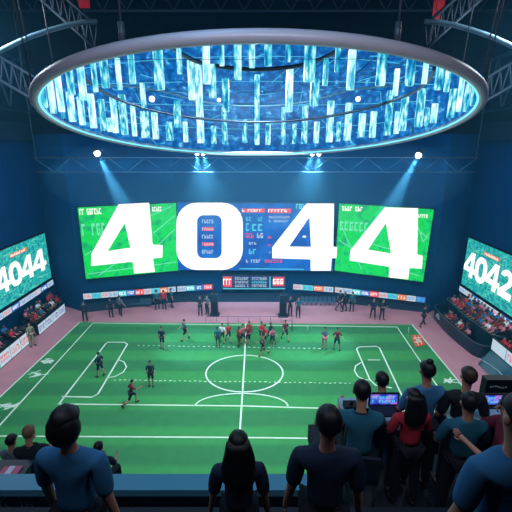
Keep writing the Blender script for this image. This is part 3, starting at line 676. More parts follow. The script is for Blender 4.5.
    for k in 'LR':
        ns += ['sho' + k, 'elb' + k]; ls += [('upper', 'sho' + k), ('sho' + k, 'elb' + k)]
        if sleeves == 'long': ns.append('wri' + k); ls.append(('elb' + k, 'wri' + k))
    mb = MB(); v, f = skin_grow(*graph(ns, ls, .018 if level else .03, over_), sub=level); mb.mesh(v, f, 0, True); mb.build('shirt', shirt, root)
    # trousers / shorts
    if pants:
        ns = ['pelvis']; ls = []
        for k in 'LR':
            ns += ['hip' + k, 'knee' + k]; ls += [('pelvis', 'hip' + k), ('hip' + k, 'knee' + k)]
            if legs == 'long': ns.append('ankle' + k); ls.append(('knee' + k, 'ankle' + k))
        mb = MB(); v, f = skin_grow(*graph(ns, ls, .014, dict(pelvis=(.128, .1))), sub=level); mb.mesh(v, f, 0, True); mb.build('trousers' if legs == 'long' else 'shorts', pants, root)
        for k in 'LR':
            a, t_ = J['ankle' + k], J['toe' + k]; mb = MB(); d = (t_ - a); d.z = 0; d = d.normalized() if d.length > .02 else Vector((0, 1, 0)); R_ = Vector((0, 1, 0)).rotation_difference((t_ - a + Vector((0, 0, .035))).normalized()).to_matrix()
            mb.ball(a.lerp(t_, .5) - Vector((0, 0, .012)), (.048, .135, .05), nu=10, nv=6, M=R_); mb.build('shoe', shoe, root)
    # hair
    rnd = random.Random(len(name) + int(P.get('seed', 1)))
    mb = MB(); vs = []; fs = []; nu, nv = (20, 12) if level >= 2 else (12, 8)
    up = (J['crown'] - J['neck1']).normalized()
    for i in range(nv + 1):
        ph = math.pi * i / nv * .78
        for j in range(nu):
            t = 2 * math.pi * j / nu; q = Vector((math.sin(ph) * math.cos(t), math.sin(ph) * math.sin(t), math.cos(ph)))
            if q.y > 0: q.z = max(q.z, .30 * q.y + .12) if q.z < .42 else q.z
            jt = 1 + rnd.uniform(-.025, .035)
            vs.append(hd + yaw @ Vector((q.x * .088 * jt, q.y * .104 * jt - .008, q.z * .102 * jt + .014)))
    for i in range(nv):
        for j in range(nu): fs.append((i * nu + j, (i + 1) * nu + j, (i + 1) * nu + (j + 1) % nu, i * nu + (j + 1) % nu))
    fs.append(tuple(reversed([nv * nu + j for j in range(nu)])))
    mb.mesh(vs, fs, 0, True)
    if hairstyle == 'long':
        back = yaw @ Vector((0, -.055, 0)); n_ = 9; ring = []
        for i in range(n_):
            q = i / (n_ - 1); z = hd.z + .06 - q * .36; wv = .098 + .045 * math.sin(q * 2.4) + rnd.uniform(-.006, .006); dv = .07 - .012 * q
            cy_ = hd + back * (1 + .6 * q)
            for j in range(16):
                t = 2 * math.pi * j / 16; jt = 1 + .05 * math.sin(5 * t + i * .7); ring.append(Vector((cy_.x + math.cos(t) * wv * jt, cy_.y + math.sin(t) * dv * jt - .02, z)))
        mb.mesh(ring, [(i * 16 + j, (i + 1) * 16 + j, (i + 1) * 16 + (j + 1) % 16, i * 16 + (j + 1) % 16) for i in range(n_ - 1) for j in range(16)] + [tuple(range(16)), tuple((n_ - 1) * 16 + j for j in reversed(range(16)))], 0, True)
    if hairstyle == 'bob':
        mb.ball(hd + yaw @ Vector((0, -.03, -.03)), (.105, .1, .118), nu=16, nv=10)
    if hairstyle == 'bun': mb.ball(hd + yaw @ Vector((0, -.03, .125)), (.04, .04, .034))
    mb.build('hair', hair, root)
    if cap:
        mb = MB(); mb.ball(hd + Vector((0, -.005, .045)), (.104, .12, .09), nu=16, nv=10); M4 = Matrix.Translation(hd + yaw @ Vector((0, .1, .045))) @ yaw.to_4x4()
        mb.box((-.07, -.02, -.01), (.07, .1, .008), 0, M4); mb.build('cap', cap, root)
    return root
for n_ in ('STAND', 'RUN', 'WALK', 'KICK', 'SIT'): pass
POSES = dict(
    stand=dict(armL=4, armR=-3, thighL=3, kneeL=3, thighR=-3, kneeR=2),
    wide=dict(armL=12, armR=-8, abdL=22, abdR=24, thighL=8, kneeL=6, thighR=-9, kneeR=5, spreadL=8, spreadR=8, elbowL=40, elbowR=35),
    walk=dict(armL=-22, armR=24, elbowL=20, elbowR=30, thighL=24, kneeL=10, thighR=-18, kneeR=22, lean=4),
    run=dict(armL=-40, armR=38, elbowL=80, elbowR=85, abdL=14, abdR=14, thighL=46, kneeL=52, thighR=-24, kneeR=48, lean=12),
    hands=dict(armL=30, armR=28, elbowL=75, elbowR=75, inwardL=25, inwardR=25, thighL=5, kneeL=4, thighR=-4, kneeR=2, nod=8),
    sit=dict(armL=28, armR=28, elbowL=55, elbowR=55, inwardL=20, inwardR=20, thighL=84, kneeL=86, thighR=84, kneeR=86, spreadL=9, spreadR=9, lean=4))
protos = {}
def proto(pose, level=1, **kw):
    key = (pose, level) + tuple(sorted((k, str(v)) for k, v in kw.items()))
    if key not in protos: protos[key] = [figure(POSES[pose], level=level, **kw), False]
    return protos[key]
def recolor(root, cols):
    for ch_ in root.children:
        n_ = ch_.name.split('.')[0]
        if n_ in cols: ch_.material_slots[0].link = 'OBJECT'; ch_.material_slots[0].material = cols[n_]
def person(pose, loc, rz, label, cols=None, scale=1.0, group=None, cat='person', level=1, **kw):
    pr = proto(pose, level, **kw)
    o = pr[0] if not pr[1] else copy_tree(pr[0]); pr[1] = True
    o.location = loc; o.rotation_euler = (0, 0, rz); o.scale = (scale,) * 3
    if group is None and 'group' in o: del o['group']
    tag(o, label, cat, group)
    if cols: recolor(o, cols)
    return o
# ---- players: (u, v of the feet), pose, facing degrees, shirt, shorts, label
FP = 1.2
def player(u, v, pose, deg, label, shirt, shorts, extra=None, group=None, sc=FP, base='player'):
    q = ground(u, v); c = dict(shirt=shirt, shorts=shorts); c.update(extra or {})
    return person(pose, (q.x, q.y, 0), math.radians(deg), label, c, sc, group, legs='short', name='soccer_player')
player(101, 376.5, 'wide', 70, 'footballer in dark kit standing inside the left penalty box', C_NAVY, C_BLACK)
player(151.5, 386, 'stand', 185, 'footballer in dark kit standing upright right of the left penalty arc', C_NAVY, C_BLACK)
player(132, 405, 'run', -60, 'footballer in maroon and black running on the near cross line', C_MAROON, C_BLACK)
player(162.5, 348.5, 'stand', 170, 'footballer in navy standing on the far dashed line at left', C_NAVY, C_NAVY)
player(185.5, 340, 'walk', 120, 'small footballer in grey walking near the far touch line at left', C_GREY, C_BLACK)
player(263, 355.5, 'run', 100, 'footballer in black running at the top of the centre circle', C_BLACK, C_BLACK, sc=.95)
player(285, 340.5, 'walk', 200, 'footballer in maroon walking apart at the right of the midfield group', C_MAROON, C_NAVY)
player(324, 349, 'hands', 180, 'footballer in grey and pink, left one of the two right of the midfield', C_GREY, C_PINK)
player(336.5, 350, 'wide', 180, 'footballer in maroon, right one of the two right of the midfield', C_MAROON, C_NAVY)
mid = [(218, 347, 'stand', C_TEAL, 'footballer in teal at the left end of the midfield group'), (222.5, 343, 'wide', C_WHITE, 'footballer in white second from the left of the midfield group'),
       (228.5, 342, 'walk', C_RED, 'footballer in red behind the left side of the midfield group'), (239, 346.5, 'stand', C_RED, 'footballer in red standing left of the halfway line'), (243, 344, 'wide', C_PINK, 'footballer in pink by the halfway line in the midfield group'),
       (248, 345, 'hands', C_MAROON, 'footballer in maroon with raised forearms just right of the halfway line'), (249.5, 340, 'walk', C_RED, 'footballer in red at the back of the midfield group, right of the halfway line'),
       (261.5, 341, 'hands', C_RED, 'footballer in red at the left of the right midfield cluster'), (264.8, 344.5, 'wide', C_RED, 'footballer in red with arms spread in the right midfield cluster'), (270, 341.5, 'walk', C_NAVY, 'footballer in navy in the right midfield cluster'), (272.5, 345, 'run', C_PINK, 'footballer in pink running at the right midfield cluster')]
for i, (u, v, ps, c, lab) in enumerate(mid): player(u, v, ps, [180, 160, 200, 120, 230][i % 5], lab, c, C_BLACK if i % 2 else C_NAVY, dict(body=SKIN if i % 3 else SKIN2), group='midfield group of players', sc=1.1)
# staff along the back track
staff = [(85.5, 321.5, 'hands', 30, C_NAVY, 'staff member in navy at the far left corner of the pitch'), (111.5, 317.5, 'stand', 10, C_NAVY, 'staff member in navy, left one of the pair on the left back track'), (121, 315.5, 'wide', -20, C_GREY, 'staff member in grey, right one of the pair on the left back track'),
         (157.5, 309.5, 'stand', 40, C_TEAL, 'staff member in teal, left of the trio on the back track'), (164.5, 309.5, 'stand', 0, C_RED, 'staff member in red, middle of the trio on the back track'), (172, 307.5, 'stand', -60, C_TEAL, 'staff member in teal, right of the trio on the back track'),
         (200.5, 315.5, 'stand', 180, C_NAVY, 'staff member in navy further left of the left dark speaker tower'), (207.5, 315, 'wide', 150, C_GREY, 'staff member in grey right beside the left dark speaker tower'),
         (290, 316, 'stand', 200, C_NAVY, 'staff member in navy right beside the right dark speaker tower'), (298, 317.5, 'stand', 180, C_TEAL, 'staff member in teal further right of the right dark speaker tower'),
         (339, 309.5, 'walk', -80, C_NAVY, 'staff member in navy walking left on the right back track'), (344, 311.5, 'wide', 60, C_NAVY, 'staff member in navy with arms out between two others on the right back track'), (351.5, 311.5, 'stand', 10, C_TEAL, 'staff member in teal, right of the three on the right back track'),
         (372.5, 318.5, 'wide', 160, C_NAVY, 'staff member in navy, left one of the pair under the right ribbon'), (381.5, 319.5, 'hands', 200, C_BLACK, 'staff member in black, right one of the pair under the right ribbon'),
         (422.5, 326, 'walk', -70, C_NAVY, 'staff member in navy walking at the far right corner of the pitch'), (32.5, 346, 'stand', 250, C_BEIGE, 'steward in beige standing between the two left boards')]
for (u, v, ps, dg_, c, lab) in staff:
    q = ground(u, v); person(ps, (q.x, q.y, -.02), math.radians(dg_), lab, dict(shirt=c, trousers=c if c in (C_BEIGE,) else C_BLACK), 1.3, name='person')
# football
q = ground(217, 372); 
q = ground(125, 404.5); mb = MB(); mb.ball((q.x, q.y, .12), .12); tag(mb.build('equipment_bag', C_BLACK), 'small round black bag on the grass beside the running player', 'bag')

# speaker towers and low rail by the far touch line
for (u, v, lab) in ((214.5, 316, 'left dark speaker tower on the back track'), (283, 317, 'right dark speaker tower on the back track')):
    q = ground(u, v); root = empty('speaker_tower', (q.x, q.y, -.02)); tag(root, lab, 'speaker', 'speaker towers')
    mb = MB(); mb.box((q.x - .36, q.y, .1), (q.x + .36, q.y + .6, 2.35)); mb.build('cabinet', M_navy, root)
    mb = MB(); mb.box((q.x - .31, q.y - .03, .2), (q.x + .31, q.y, 1.6)); mb.build('grille', M_dark, root)
    mb = MB(); mb.box((q.x - .5, q.y - .12, -.02), (q.x + .5, q.y + .7, .1)); mb.build('base', M_dark, root)
    mb = MB(); mb.ball((q.x, q.y + .2, 2.6), .16); mb.tube([(q.x, q.y + .2, 2.3), (q.x, q.y + .2, 2.5)], .06, 6); mb.build('horn', M_dark, root)
qa, qb = ground(206, 321.5), ground(292, 321.5); root = empty('low_barrier', ((qa.x + qb.x) / 2, qa.y, 0)); tag(root, 'long low thin metal barrier behind the far touch line', 'barrier')
mb = MB(); mb.tube([(qa.x, qa.y, .55), (qb.x, qa.y, .55)], .025, 5); mb.build('rail', M_steel, root)
for i in range(9): x = qa.x + (qb.x - qa.x) * i / 8; mb = MB(); mb.tube([(x, qa.y, -.02), (x, qa.y, .55)], .02, 5); mb.build('post', M_steel, root)
qa = ground(283, 331); root = empty('small_goal', (qa.x, qa.y, 0)); tag(root, 'small metal goal frame at the right of the midfield group', 'goal')
qb = ground(292, 331); mb = MB(); mb.tube([(qa.x, qa.y, 0), (qa.x, qa.y, 1.1), (qb.x, qa.y, 1.1), (qb.x, qa.y, 0)], .03, 6); mb.build('frame', M_steel, root)
mb = MB(); mb.tube([(qa.x, qa.y, 1.1), (qa.x, qa.y + .6, 0), (qb.x, qa.y + .6, 0), (qb.x, qa.y, 1.1)], .02, 6); mb.build('back_stay', M_steel, root)
# corner pole lines: short white post on the right
for (u, v, lab) in ((307.5, 333, 'thin white marker pole on the far touch line'), (408, 335, 'small white corner post by the orange patch')):
    q = ground(u, v); mb = MB(); mb.tube([(q.x, q.y, 0), (q.x, q.y, .8)], .03, 6); tag(mb.build('marker_pole', M_white), lab, 'pole')
# orange-red training mat
c0 = ground(417.5, 341); root = empty('floor_banner', (c0.x, c0.y, 0)); tag(root, 'orange red floor banner with white marks near the right corner of the pitch', 'banner')
qd = [ground(*p) for p in ((411, 335.5), (420.5, 335), (425.5, 345), (415.5, 347))]
mb = MB(); mb.mesh([q + Vector((0, 0, .03)) for q in qd] + [q for q in qd], [(3,2,1,0),(0,1,5,4),(1,2,6,5),(2,3,7,6),(3,0,4,7)]); mb.build('cloth', mat('orange_cloth', rgb(225, 66, 40), .8), root)
mb = MB()
for (a, b_, c_, d_) in ((.1,.25,.9,.32),(.05,.6,.8,.68),(.3,.05,.38,.95),(.65,.1,.72,.9),(.45,.4,.6,.55)):
    fq = lambda s, t: (qd[0].lerp(qd[1], s)).lerp(qd[3].lerp(qd[2], s), t) + Vector((0, 0, .034))
    mb.poly([fq(a, b_), fq(a, d_), fq(c_, d_), fq(c_, b_)])
mb.build('printed_marks', M_white, root)

# ------------------------------------------------------------------ side stands with boards and spectators
crowd_cols = [('red', C_RED), ('pink', C_PINK), ('white', C_WHITE), ('navy', C_NAVY), ('maroon', C_MAROON), ('blue', C_BLUE)]
seatp = {}
def spectator(loc, rz, ci, where, level=0):
    where = ('front row of ' if level == 0 else 'second row of ' if level == 1 else 'back row of ') + where
    nm, c = crowd_cols[ci]
    return person('sit', loc, rz, f'{nm} topped spectator seated in the {where}', dict(shirt=c, trousers=C_BLACK, body=SKIN2 if random.random() < .65 else SKIN, hair=random.choice([HAIR, HAIRB, HAIR, HAIRL])), random.uniform(.94, 1.04), f'{nm} topped crowd in the {where}', level=0, name='spectator')
M_seat = mat('seat_dark', rgb(20, 34, 54), .6)
def stand(where, label, sx, xf, y0, y1, tiers, m=M_navy):
    """tiers: list of (depth, height) from the pitch side outwards"""
    root = empty('grandstand', (sx * xf, (y0 + y1) / 2, 0)); tag(root, label, 'grandstand'); x = xf; rows = []
    for (dp, h) in tiers:
        mb = MB(); a, b_ = sorted((sx * x, sx * (x + dp))); mb.box((a, y0, -.02), (b_, y1, h)); mb.build('tier', m, root)
        mb = MB(); s0_, s1_ = sorted((sx * (x + dp * .45), sx * (x + dp * .9))); mb.box((s0_, y0 + .1, h), (s1_, y1 - .1, h + .34)); mb.build('bench', M_seat, root)
        rows.append((x + dp * .55, h)); x += dp
    return root, rows
def fill(rows, sx, y0, y1, where, dens, step=.62, wts=(3, 2, 2, 6, 2, 2)):
    for ri, (x, h) in enumerate(rows):
        y = y0 + .4
        while y < y1 - .3:
            if random.random() < dens:
                ci = random.choices(range(6), wts)[0]
                spectator((sx * x, y + random.uniform(-.08, .08), h), sx * math.pi / 2, ci, where, ri)
            y += step
def board(label, pts, h, cols, n, group):
    """upright advertising board on the ground between two points"""
    a, b_ = pts; pl = Plane((a[0], a[1]), (b_[0], b_[1])); L_ = (Vector(b_) - Vector(a)).length
    return ribbon('advertising_board', label, pl, 0, L_, lambda s: 0.06, h, n, cols, group, off=.1)
# left: rows rise behind the boards
xl = 20.6
r1, rowsA = stand('left', 'far section of the dark tiered stand behind the left boards', -1, xl, 31.9, 37.6, [(.55, .75), (.55, 1.15)])
fill(rowsA, -1, 32.0, 37.4, 'far left stand section', .8, .5)
r2, rowsB = stand('left', 'near section of the dark tiered stand behind the left boards', -1, xl, 22, 30.9, [(.55, .75), (.55, 1.15)])
fill(rowsB, -1, 25.6, 30.7, 'near left stand section', .7, .55, (4, 1, 2, 4, 3, 4))
WP = [(M_pale, mat('led_violet', (0.01,.01,.01,1), emit=.9, ecol=rgb(90, 60, 170)))]
board('white board with violet lettering along the far left stand', [(-20.45, 32.3), (-20.45, 37.4)], .95, WP, 4, None)
board('white and teal board with red marks along the near left stand', [(-20.45, 22.5), (-20.45, 30.9)], 1.15, [(M_pale, M_red), (M_pale, M_pblue), (M_mint, M_pale), (M_pale, M_red), (M_pale, M_org), (M_pale, M_red)], 6, None)
# curved dark divider between the two left sections
mb = MB(); P = [(-20.35 - .9 * math.cos(t), 31.4 + .8 * math.sin(t)) for t in [math.pi * (-.5 + i / 10) for i in range(11)]]
root = empty('stair_wall', (-20.9, 31.4, 0)); tag(root, 'dark curved stair wall between the two left stand sections', 'wall panel')
mb.tube([(x, y, 1.0) for x, y in [(-22.0, 31.4), (-20.75, 31.4)]], .4, 10); mb.box((-22.2, 31.05, -.02), (-20.7, 31.75, 1.0)); mb.build('panel', M_dark, root)
# right: dark rounded two-level stand close to the pitch
root = empty('balcony_stand', (19.4, 31.8, 0)); tag(root, 'dark rounded two level stand with a glossy curved front on the right', 'grandstand')
M_gloss = mat('glossy_front', rgb(22, 50, 66), .15, .2, noise=.3, nscale=3)
def rounded(x0, x1, y0, y1, r, bulge=0, n=8):
    P = [(x1, y1)]
    for i in range(n + 1): a = math.pi / 2 + math.pi / 2 * i / n; P.append((x0 + r + r * math.cos(a), y1 - r + r * math.sin(a)))
    for i in range(1, 8): y = y1 - r + (y0 + r - (y1 - r)) * i / 8; P.append((x0 - bulge * math.sin(math.pi * i / 8), y))
    for i in range(n + 1): a = math.pi + math.pi / 2 * i / n; P.append((x0 + r + r * math.cos(a), y0 + r + r * math.sin(a)))
    P.append((x1, y0)); return P
def wallband(mb, P, z0, z1, th, lean=0):
    cx = sum(p[0] for p in P) / len(P); cy = sum(p[1] for p in P) / len(P); n = len(P); vs = []
    for (x, y) in P:
        d = Vector((x - cx, y - cy, 0)).normalized(); p = Vector((x, y, 0))
        for (z, o_) in ((z0, 0), (z1, lean), (z1, lean - th), (z0, -th)): vs.append(p + d * o_ + Vector((0, 0, z)))
    fs = [(i * 4 + j, i * 4 + (j + 1) % 4, (i + 1) * 4 + (j + 1) % 4, (i + 1) * 4 + j) for i in range(n - 1) for j in range(4)] + [(3, 2, 1, 0), tuple((n - 1) * 4 + j for j in range(4))]
    mb.mesh(vs, fs)
P1 = rounded(18.35, 21.6, 28.0, 36.9, 1.1, .25)
mb = MB(); wallband(mb, P1, -.02, 1.15, .15); mb.build('lower_front', M_gloss, root)
mb = MB(); mb.mesh([(x, y, .35) for x, y in P1], [tuple(range(len(P1)))]); mb.mesh([(x, y, -.02) for x, y in P1], [tuple(reversed(range(len(P1))))]); mb.build('lower_deck', M_dark, root)
P2 = rounded(19.55, 21.6, 28.2, 36.7, .8, .15)
mb = MB(); wallband(mb, P2, .35, 1.95, .12, .1); mb.build('upper_front', M_gloss, root)
mb = MB(); mb.mesh([(x, y, 1.15) for x, y in P2], [tuple(range(len(P2)))]); mb.build('upper_deck', M_dark, root)
mb = MB(); mb.tube([(x - .02, y, 2.02) for x, y in P2[1:-1]], .04, 6); mb.build('handrail', M_steel, root)
mb = MB(); mb.tube([(x, y, 1.2) for x, y in P1[1:-1]], .04, 6); mb.build('handrail', M_steel, root)
for i, y in enumerate([30.6 + .52 * k for k in range(8)]):
    spectator((18.95 + .1 * (i % 2), y, .35), math.pi / 2 * 1, [1, 3, 0, 2, 3, 4, 0, 3][i], 'lower level of the right stand')
for ri, (x, h) in enumerate(((20.2, 1.15), (20.75, 1.4), (21.3, 1.65))):
    mb = MB(); mb.box((x - .27, 28.6, 1.15), (x + .28, 36.3, h + .4)); mb.build('bench', M_seat, root)
    for k in range(14):
        if random.random() < .88: spectator((x + .02, 28.9 + .54 * k + random.uniform(-.08, .08), h), math.pi / 2, random.choices(range(6), (2, 4, 3, 5, 3, 2))[0], 'upper level of the right stand', ri)
q0 = onplane(440.5, 325, Vector((18.25, 0, 0)), Vector((1, 0, 0)))
mb = MB(); pR = Plane((18.2, 35.3), (18.2, 34.5)); f = pR.fn(.0); 
for (a, b_, c_, d_) in ((0, .55, .3, .66), (.1, .72, .7, .84), (.35, .5, .8, .62), (.2, .9, .6, .98)): mb.poly([f(a, b_), f(c_, b_), f(c_, d_), f(a, d_)])
mb.build('printed_mark', M_white, root)
# near right: raised section behind a white board, with a glass rail ramp in front
r3, rowsC = stand('right', 'near section of the dark tiered stand behind the white board on the right', 1, 19.2, 20, 27.6, [(.8, 1.3), (.8, 1.7), (.8, 2.1)])
fill(rowsC, 1, 21.5, 27.4, 'near right stand section', .75, .55, (5, 1, 1, 4, 3, 5))
pl = Plane((19.0, 27.4), (19.0, 20.2)); ribbon('advertising_board', 'white board with pink red mark on the near right stand', pl, 0, 7.2, lambda s: 1.35, .95, 4, [(M_pale, M_pale), (M_pale, M_red), (M_pale, M_pale), (M_pale, M_red)], None, off=.05)
root = empty('glass_barrier', (18.2, 25, 0)); tag(root, 'dark glass barrier with pale curved rail in front of the near right stand', 'barrier')
M_glass = mat('tinted_glass', rgb(30, 84, 104), .1, .3)
mb = MB(); mb.mesh([(18.1, 27.4, 0), (18.1, 21, 0), (18.95, 21, 1.25), (18.95, 27.4, 1.25), (18.2, 27.4, 0), (18.2, 21, 0), (19.0, 21, 1.25), (19.0, 27.4, 1.25)], [(0,1,2,3),(7,6,5,4),(0,3,7,4),(1,5,6,2),(2,6,7,3),(0,4,5,1)]); mb.build('panel', M_glass, root)
mb = MB(); mb.tube([(18.1, 27.4, .5), (18.1, 26.2, .75), (18.2, 25, .85), (18.25, 23.8, .6), (18.3, 22.6, .2)], .04, 6); mb.build('rail', M_pblue if False else mat('pale_rail', rgb(140, 180, 190), .4), root)
for y in (27.2, 25, 22.8): mb = MB(); mb.tube([(18.1, y, 0), (18.3, y, .8)], .03, 6); mb.build('post', M_steel, root)
# low rows of equipment along the back wall
for (u0, u1, v, lab) in ((122, 152, 306.5, 'dark row of seats against the back wall at left'), (300, 336, 305, 'dark row of seats against the back wall at right')):
    a, b_ = ground(u0, v), ground(u1, v); root = empty('bench_row', (a.lerp(b_, .5).x, a.y, -.02)); tag(root, lab, 'bench')
    n = 8
    for i in range(n):
        p = a.lerp(b_, (i + .5) / n); mb = MB(); mb.box((p.x - .17, p.y - .3, .35), (p.x + .17, p.y + .1, .43)); mb.box((p.x - .17, p.y + .05, .43), (p.x + .17, p.y + .12, .95)); mb.tube([(p.x, p.y - .1, -.02), (p.x, p.y - .1, .36)], .03, 6); mb.build('seat', mat('seat_grey', rgb(60, 92, 120), .5), root)

# ------------------------------------------------------------------ spectators' gallery near the camera
ZT, ZU, ZM, ZL, ZLL = 17 - 2.6, 17 - 3.45, 17 - 4.05, 17 - 4.6, 17 - 6.5
M_gal = mat('gallery_floor', rgb(20, 30, 44), .7)
gs = empty('gallery_platform', (0, 2, ZM - .3)); tag(gs, 'dark stepped gallery platform carrying the desks and near spectators', 'platform')
mb = MB(); mb.box((-6, -1.5, ZM - .3), (9, 2.95, ZU)); mb.build('upper_step', M_gal, gs)
mb = MB(); mb.box((-6, -1.5, ZU), (9, 1.7, ZT)); mb.build('top_step', M_gal, gs)
mb = MB(); mb.box((-6, 2.95, ZM - .3), (9, 3.6, ZM)); mb.box((.9, 3.6, ZM - .3), (9, 4.55, ZM)); mb.build('middle_step', M_gal, gs)
mb = MB(); mb.box((.9, 4.55, ZL - .3), (9, 5.5, ZL)); mb.build('front_step', M_gal, gs)
for x, y in ((-5.5, 1), (-5.5, 3.3), (0, 2), (4, 2), (8.5, 2), (8.5, 5.2), (1.3, 5.2), (4.5, 5.2)):
    mb = MB(); mb.tube([(x, y, -.02), (x, y, ZM - .28 if y < 5 else ZL - .28)], .14, 8); mb.build('column', M_gal, gs)
ls_ = empty('lower_gallery', (-3.5, 5.6, ZLL - .3)); tag(ls_, 'lower gallery ledge in front of the left railing', 'platform')
mb = MB(); mb.box((-7.5, 4.4, ZLL - .3), (.2, 6.2, ZLL)); mb.build('deck', M_gal, ls_)
for x in (-7, -3.5, -.2): mb = MB(); mb.tube([(x, 5.9, -.02), (x, 5.9, ZLL - .28)], .14, 8); mb.build('column', M_gal, ls_)
# parapet with rail on the left
prp = empty('gallery_parapet', (-2.7, 3.5, ZM)); tag(prp, 'blue topped dark parapet with chalky marks in front of the left spectators', 'parapet')
zt = at(0, 480, 1); f_ = ray(0, 484); yP = 3.45; zR = CAM.z + f_.z * yP / f_.y
mb = MB(); mb.box((-6, yP, ZM), (.6, yP + .1, zR - .05)); mb.build('panel', mat('parapet_panel', rgb(22, 48, 68), .4, noise=.3, nscale=4), prp)
mb = MB(); mb.box((-6, yP - .08, zR - .09), (.6, yP + .14, zR)); mb.build('top_rail', mat('rail_blue', rgb(80, 150, 180), .35), prp)
pp = Plane((-6, yP), (.6, yP))
M_chalk = mat('chalk', rgb(150, 170, 180), .7)
strokes(prp, pp, [[(1, 490), (1.5, 508)], [(11, 492), (2, 500), (12, 508)], [(18, 490), (20, 498), (25, 511)]], M_chalk, .008, name='marking')
strokes(prp, pp, [[(34, 496.5), (30, 496.5), (28.5, 499)], [(27.5, 501), (26.5, 509.5), (33, 509.5), (33, 503.5), (28, 503.5)], [(24, 501.5), (34, 500.5)]], M_chalk, .008, name='marking')

def by_head(pose, u, v_top, t, floor, rz, label, cols, sit=False, **kw):
    """stand or seat somebody so that the crown of the head is at a point in space and the feet on the floor"""
    p = at(u, v_top, t); nominal = 1.345 if sit else 1.80
    s = (p.z - floor) / nominal
    return person(pose, (p.x, p.y, floor), math.radians(rz), label, cols, s, **kw), s
POSES['stand2'] = dict(POSES['stand'], abdL=14, abdR=14, elbowL=45, elbowR=50, inwardL=30, inwardR=30, armL=10, armR=10, nod=6)
POSES['sit2'] = dict(POSES['sit'], nod=8)
POSES['sit3'] = dict(POSES['sit'], nod=14, armL=40, armR=34, elbowL=50, elbowR=62)
POSES['clap'] = dict(POSES['stand'], armL=42, armR=42, elbowL=72, elbowR=72, abdL=20, abdR=20, inwardL=52, inwardR=52, nod=5)
POSES['stand3'] = dict(POSES['stand'], tilt=4, nod=4, abdL=12, abdR=16, elbowL=30, elbowR=60, inwardR=30)
POSES['stand4'] = dict(POSES['stand'], tilt=-3, nod=10, abdL=18, abdR=10, elbowL=70, elbowR=70, inwardL=35, inwardR=35, armL=20, armR=20)
def seat_for(p_s, label):
    o, s = p_s; x, y, z = o.location; rz = o.rotation_euler.z; root = empty('chair', (x, y, z), rz); tag(root, label, 'chair'); M_ = Matrix.Translation((x, y, z)) @ Matrix.Rotation(rz, 4, 'Z')
    h = .40 * s; 
    mb = MB(); mb.box((-.22, -.16, h - .06), (.22, .3, h), 0, M_); mb.build('seat', M_seat, root)
    mb = MB(); mb.box((-.2, -.26, h + .1), (.2, -.22, h + .38), 0, M_); mb.build('backrest', M_seat, root)
    for a in (-.19, .19):
        for b_ in (-.14, .27): mb = MB(); mb.tube([M_ @ Vector((a, b_, 0)), M_ @ Vector((a, b_, h - .05))], .015, 6); mb.build('leg', M_steel, root)
        mb = MB(); mb.tube([M_ @ Vector((a, -.15, h - .04)), M_ @ Vector((a, -.25, h + .14))], .014, 6); mb.build('back_post', M_steel, root)
    return root
by_head('stand2', 430, 360.5, 4.25, ZM, 6, 'person with a bun in a blue shirt standing behind the desks facing the pitch', dict(shirt=C_BLUE, trousers=C_BLACK), level=2, hairstyle='bun', name='person')
by_head('stand3', 470, 366, 4.2, ZM, -6, 'person in a black shirt standing right of the blue shirted person', dict(shirt=C_BLACK, trousers=C_BLACK, hair=HAIRB), level=2, name='person')
p_ = by_head('sit2', 384.5, 378.5, 5.35, ZL, 0, 'person in a blue top sitting in front of the laptop facing the pitch', dict(shirt=C_BLUE, trousers=C_BLACK), sit=True, level=2, name='person'); seat_for(p_, 'chair of the person in front of the laptop')
p_ = by_head('sit3', 364, 390, 4.15, ZM, -8, 'person in a teal shirt sitting at the laptop desk, seen from behind', dict(shirt=C_TEAL, trousers=C_BLACK), sit=True, level=2, name='person'); seat_for(p_, 'chair of the person in teal at the laptop')
by_head('stand2', 416, 388.5, 4.08, ZM, 4, 'person with long black hair and red sleeves between the two desks', dict(shirt=C_RED, trousers=C_BLACK), level=2, hairstyle='long', name='person')
by_head('stand2', 472, 392.5, 3.8, ZM, -4, 'person in a teal shirt standing in front of the right monitor, seen from behind', dict(shirt=C_TEAL, trousers=C_BLACK), level=2, name='person')
by_head('clap', 515, 397, 3.6, ZM, 70, 'person in dark clothes turned left at the right edge of the gallery', dict(shirt=C_MAROON, trousers=C_BLACK, body=SKIN), level=2, name='person')
by_head('stand', 528, 392, 1.6, ZT, 10, 'person in a blue shirt at the lower right corner, seen from behind', dict(shirt=C_BLUE, trousers=C_BLACK), level=2, name='person')
by_head('stand', 62, 404, 2.45, ZU, -6, 'person with black bobbed hair and blue shirt standing at the lower left', dict(shirt=C_BLUE, trousers=C_BLACK), level=2, hairstyle='bob', name='person')
by_head('stand', 238, 430, 2.7, ZU - .0, 3, 'person with long dark hair standing at the bottom centre', dict(shirt=C_NAVY, trousers=C_BLACK), level=2, hairstyle='long', name='person')
by_head('stand', 330, 404, 2.5, ZU, -3, 'person with short black hair in a dark shirt standing right of bottom centre', dict(shirt=C_NAVY, trousers=C_BLACK), level=2, name='person')
p_ = by_head('sit2', 7, 440, 6.9, ZLL, -14, 'person in a grey blue top sitting at the left edge of the lower gallery', dict(shirt=C_GREY, trousers=C_BLACK), sit=True, level=2, name='person'); seat_for(p_, 'chair at the left edge of the lower gallery')
p_ = by_head('sit3', 25.5, 432.5, 6.8, ZLL, 12, 'brown haired person in a black top sitting beside the grey topped one', dict(shirt=C_BLACK, trousers=C_BLACK, hair=HAIRL), sit=True, level=2, name='person'); seat_for(p_, 'chair beside the left edge of the lower gallery')
p_ = by_head('sit', 97, 446, 6.9, ZLL, 0, 'person in navy sitting alone on the lower gallery right of the others', dict(shirt=C_NAVY, trousers=C_BLACK), sit=True, level=2, name='person'); seat_for(p_, 'chair of the lone person on the lower gallery')
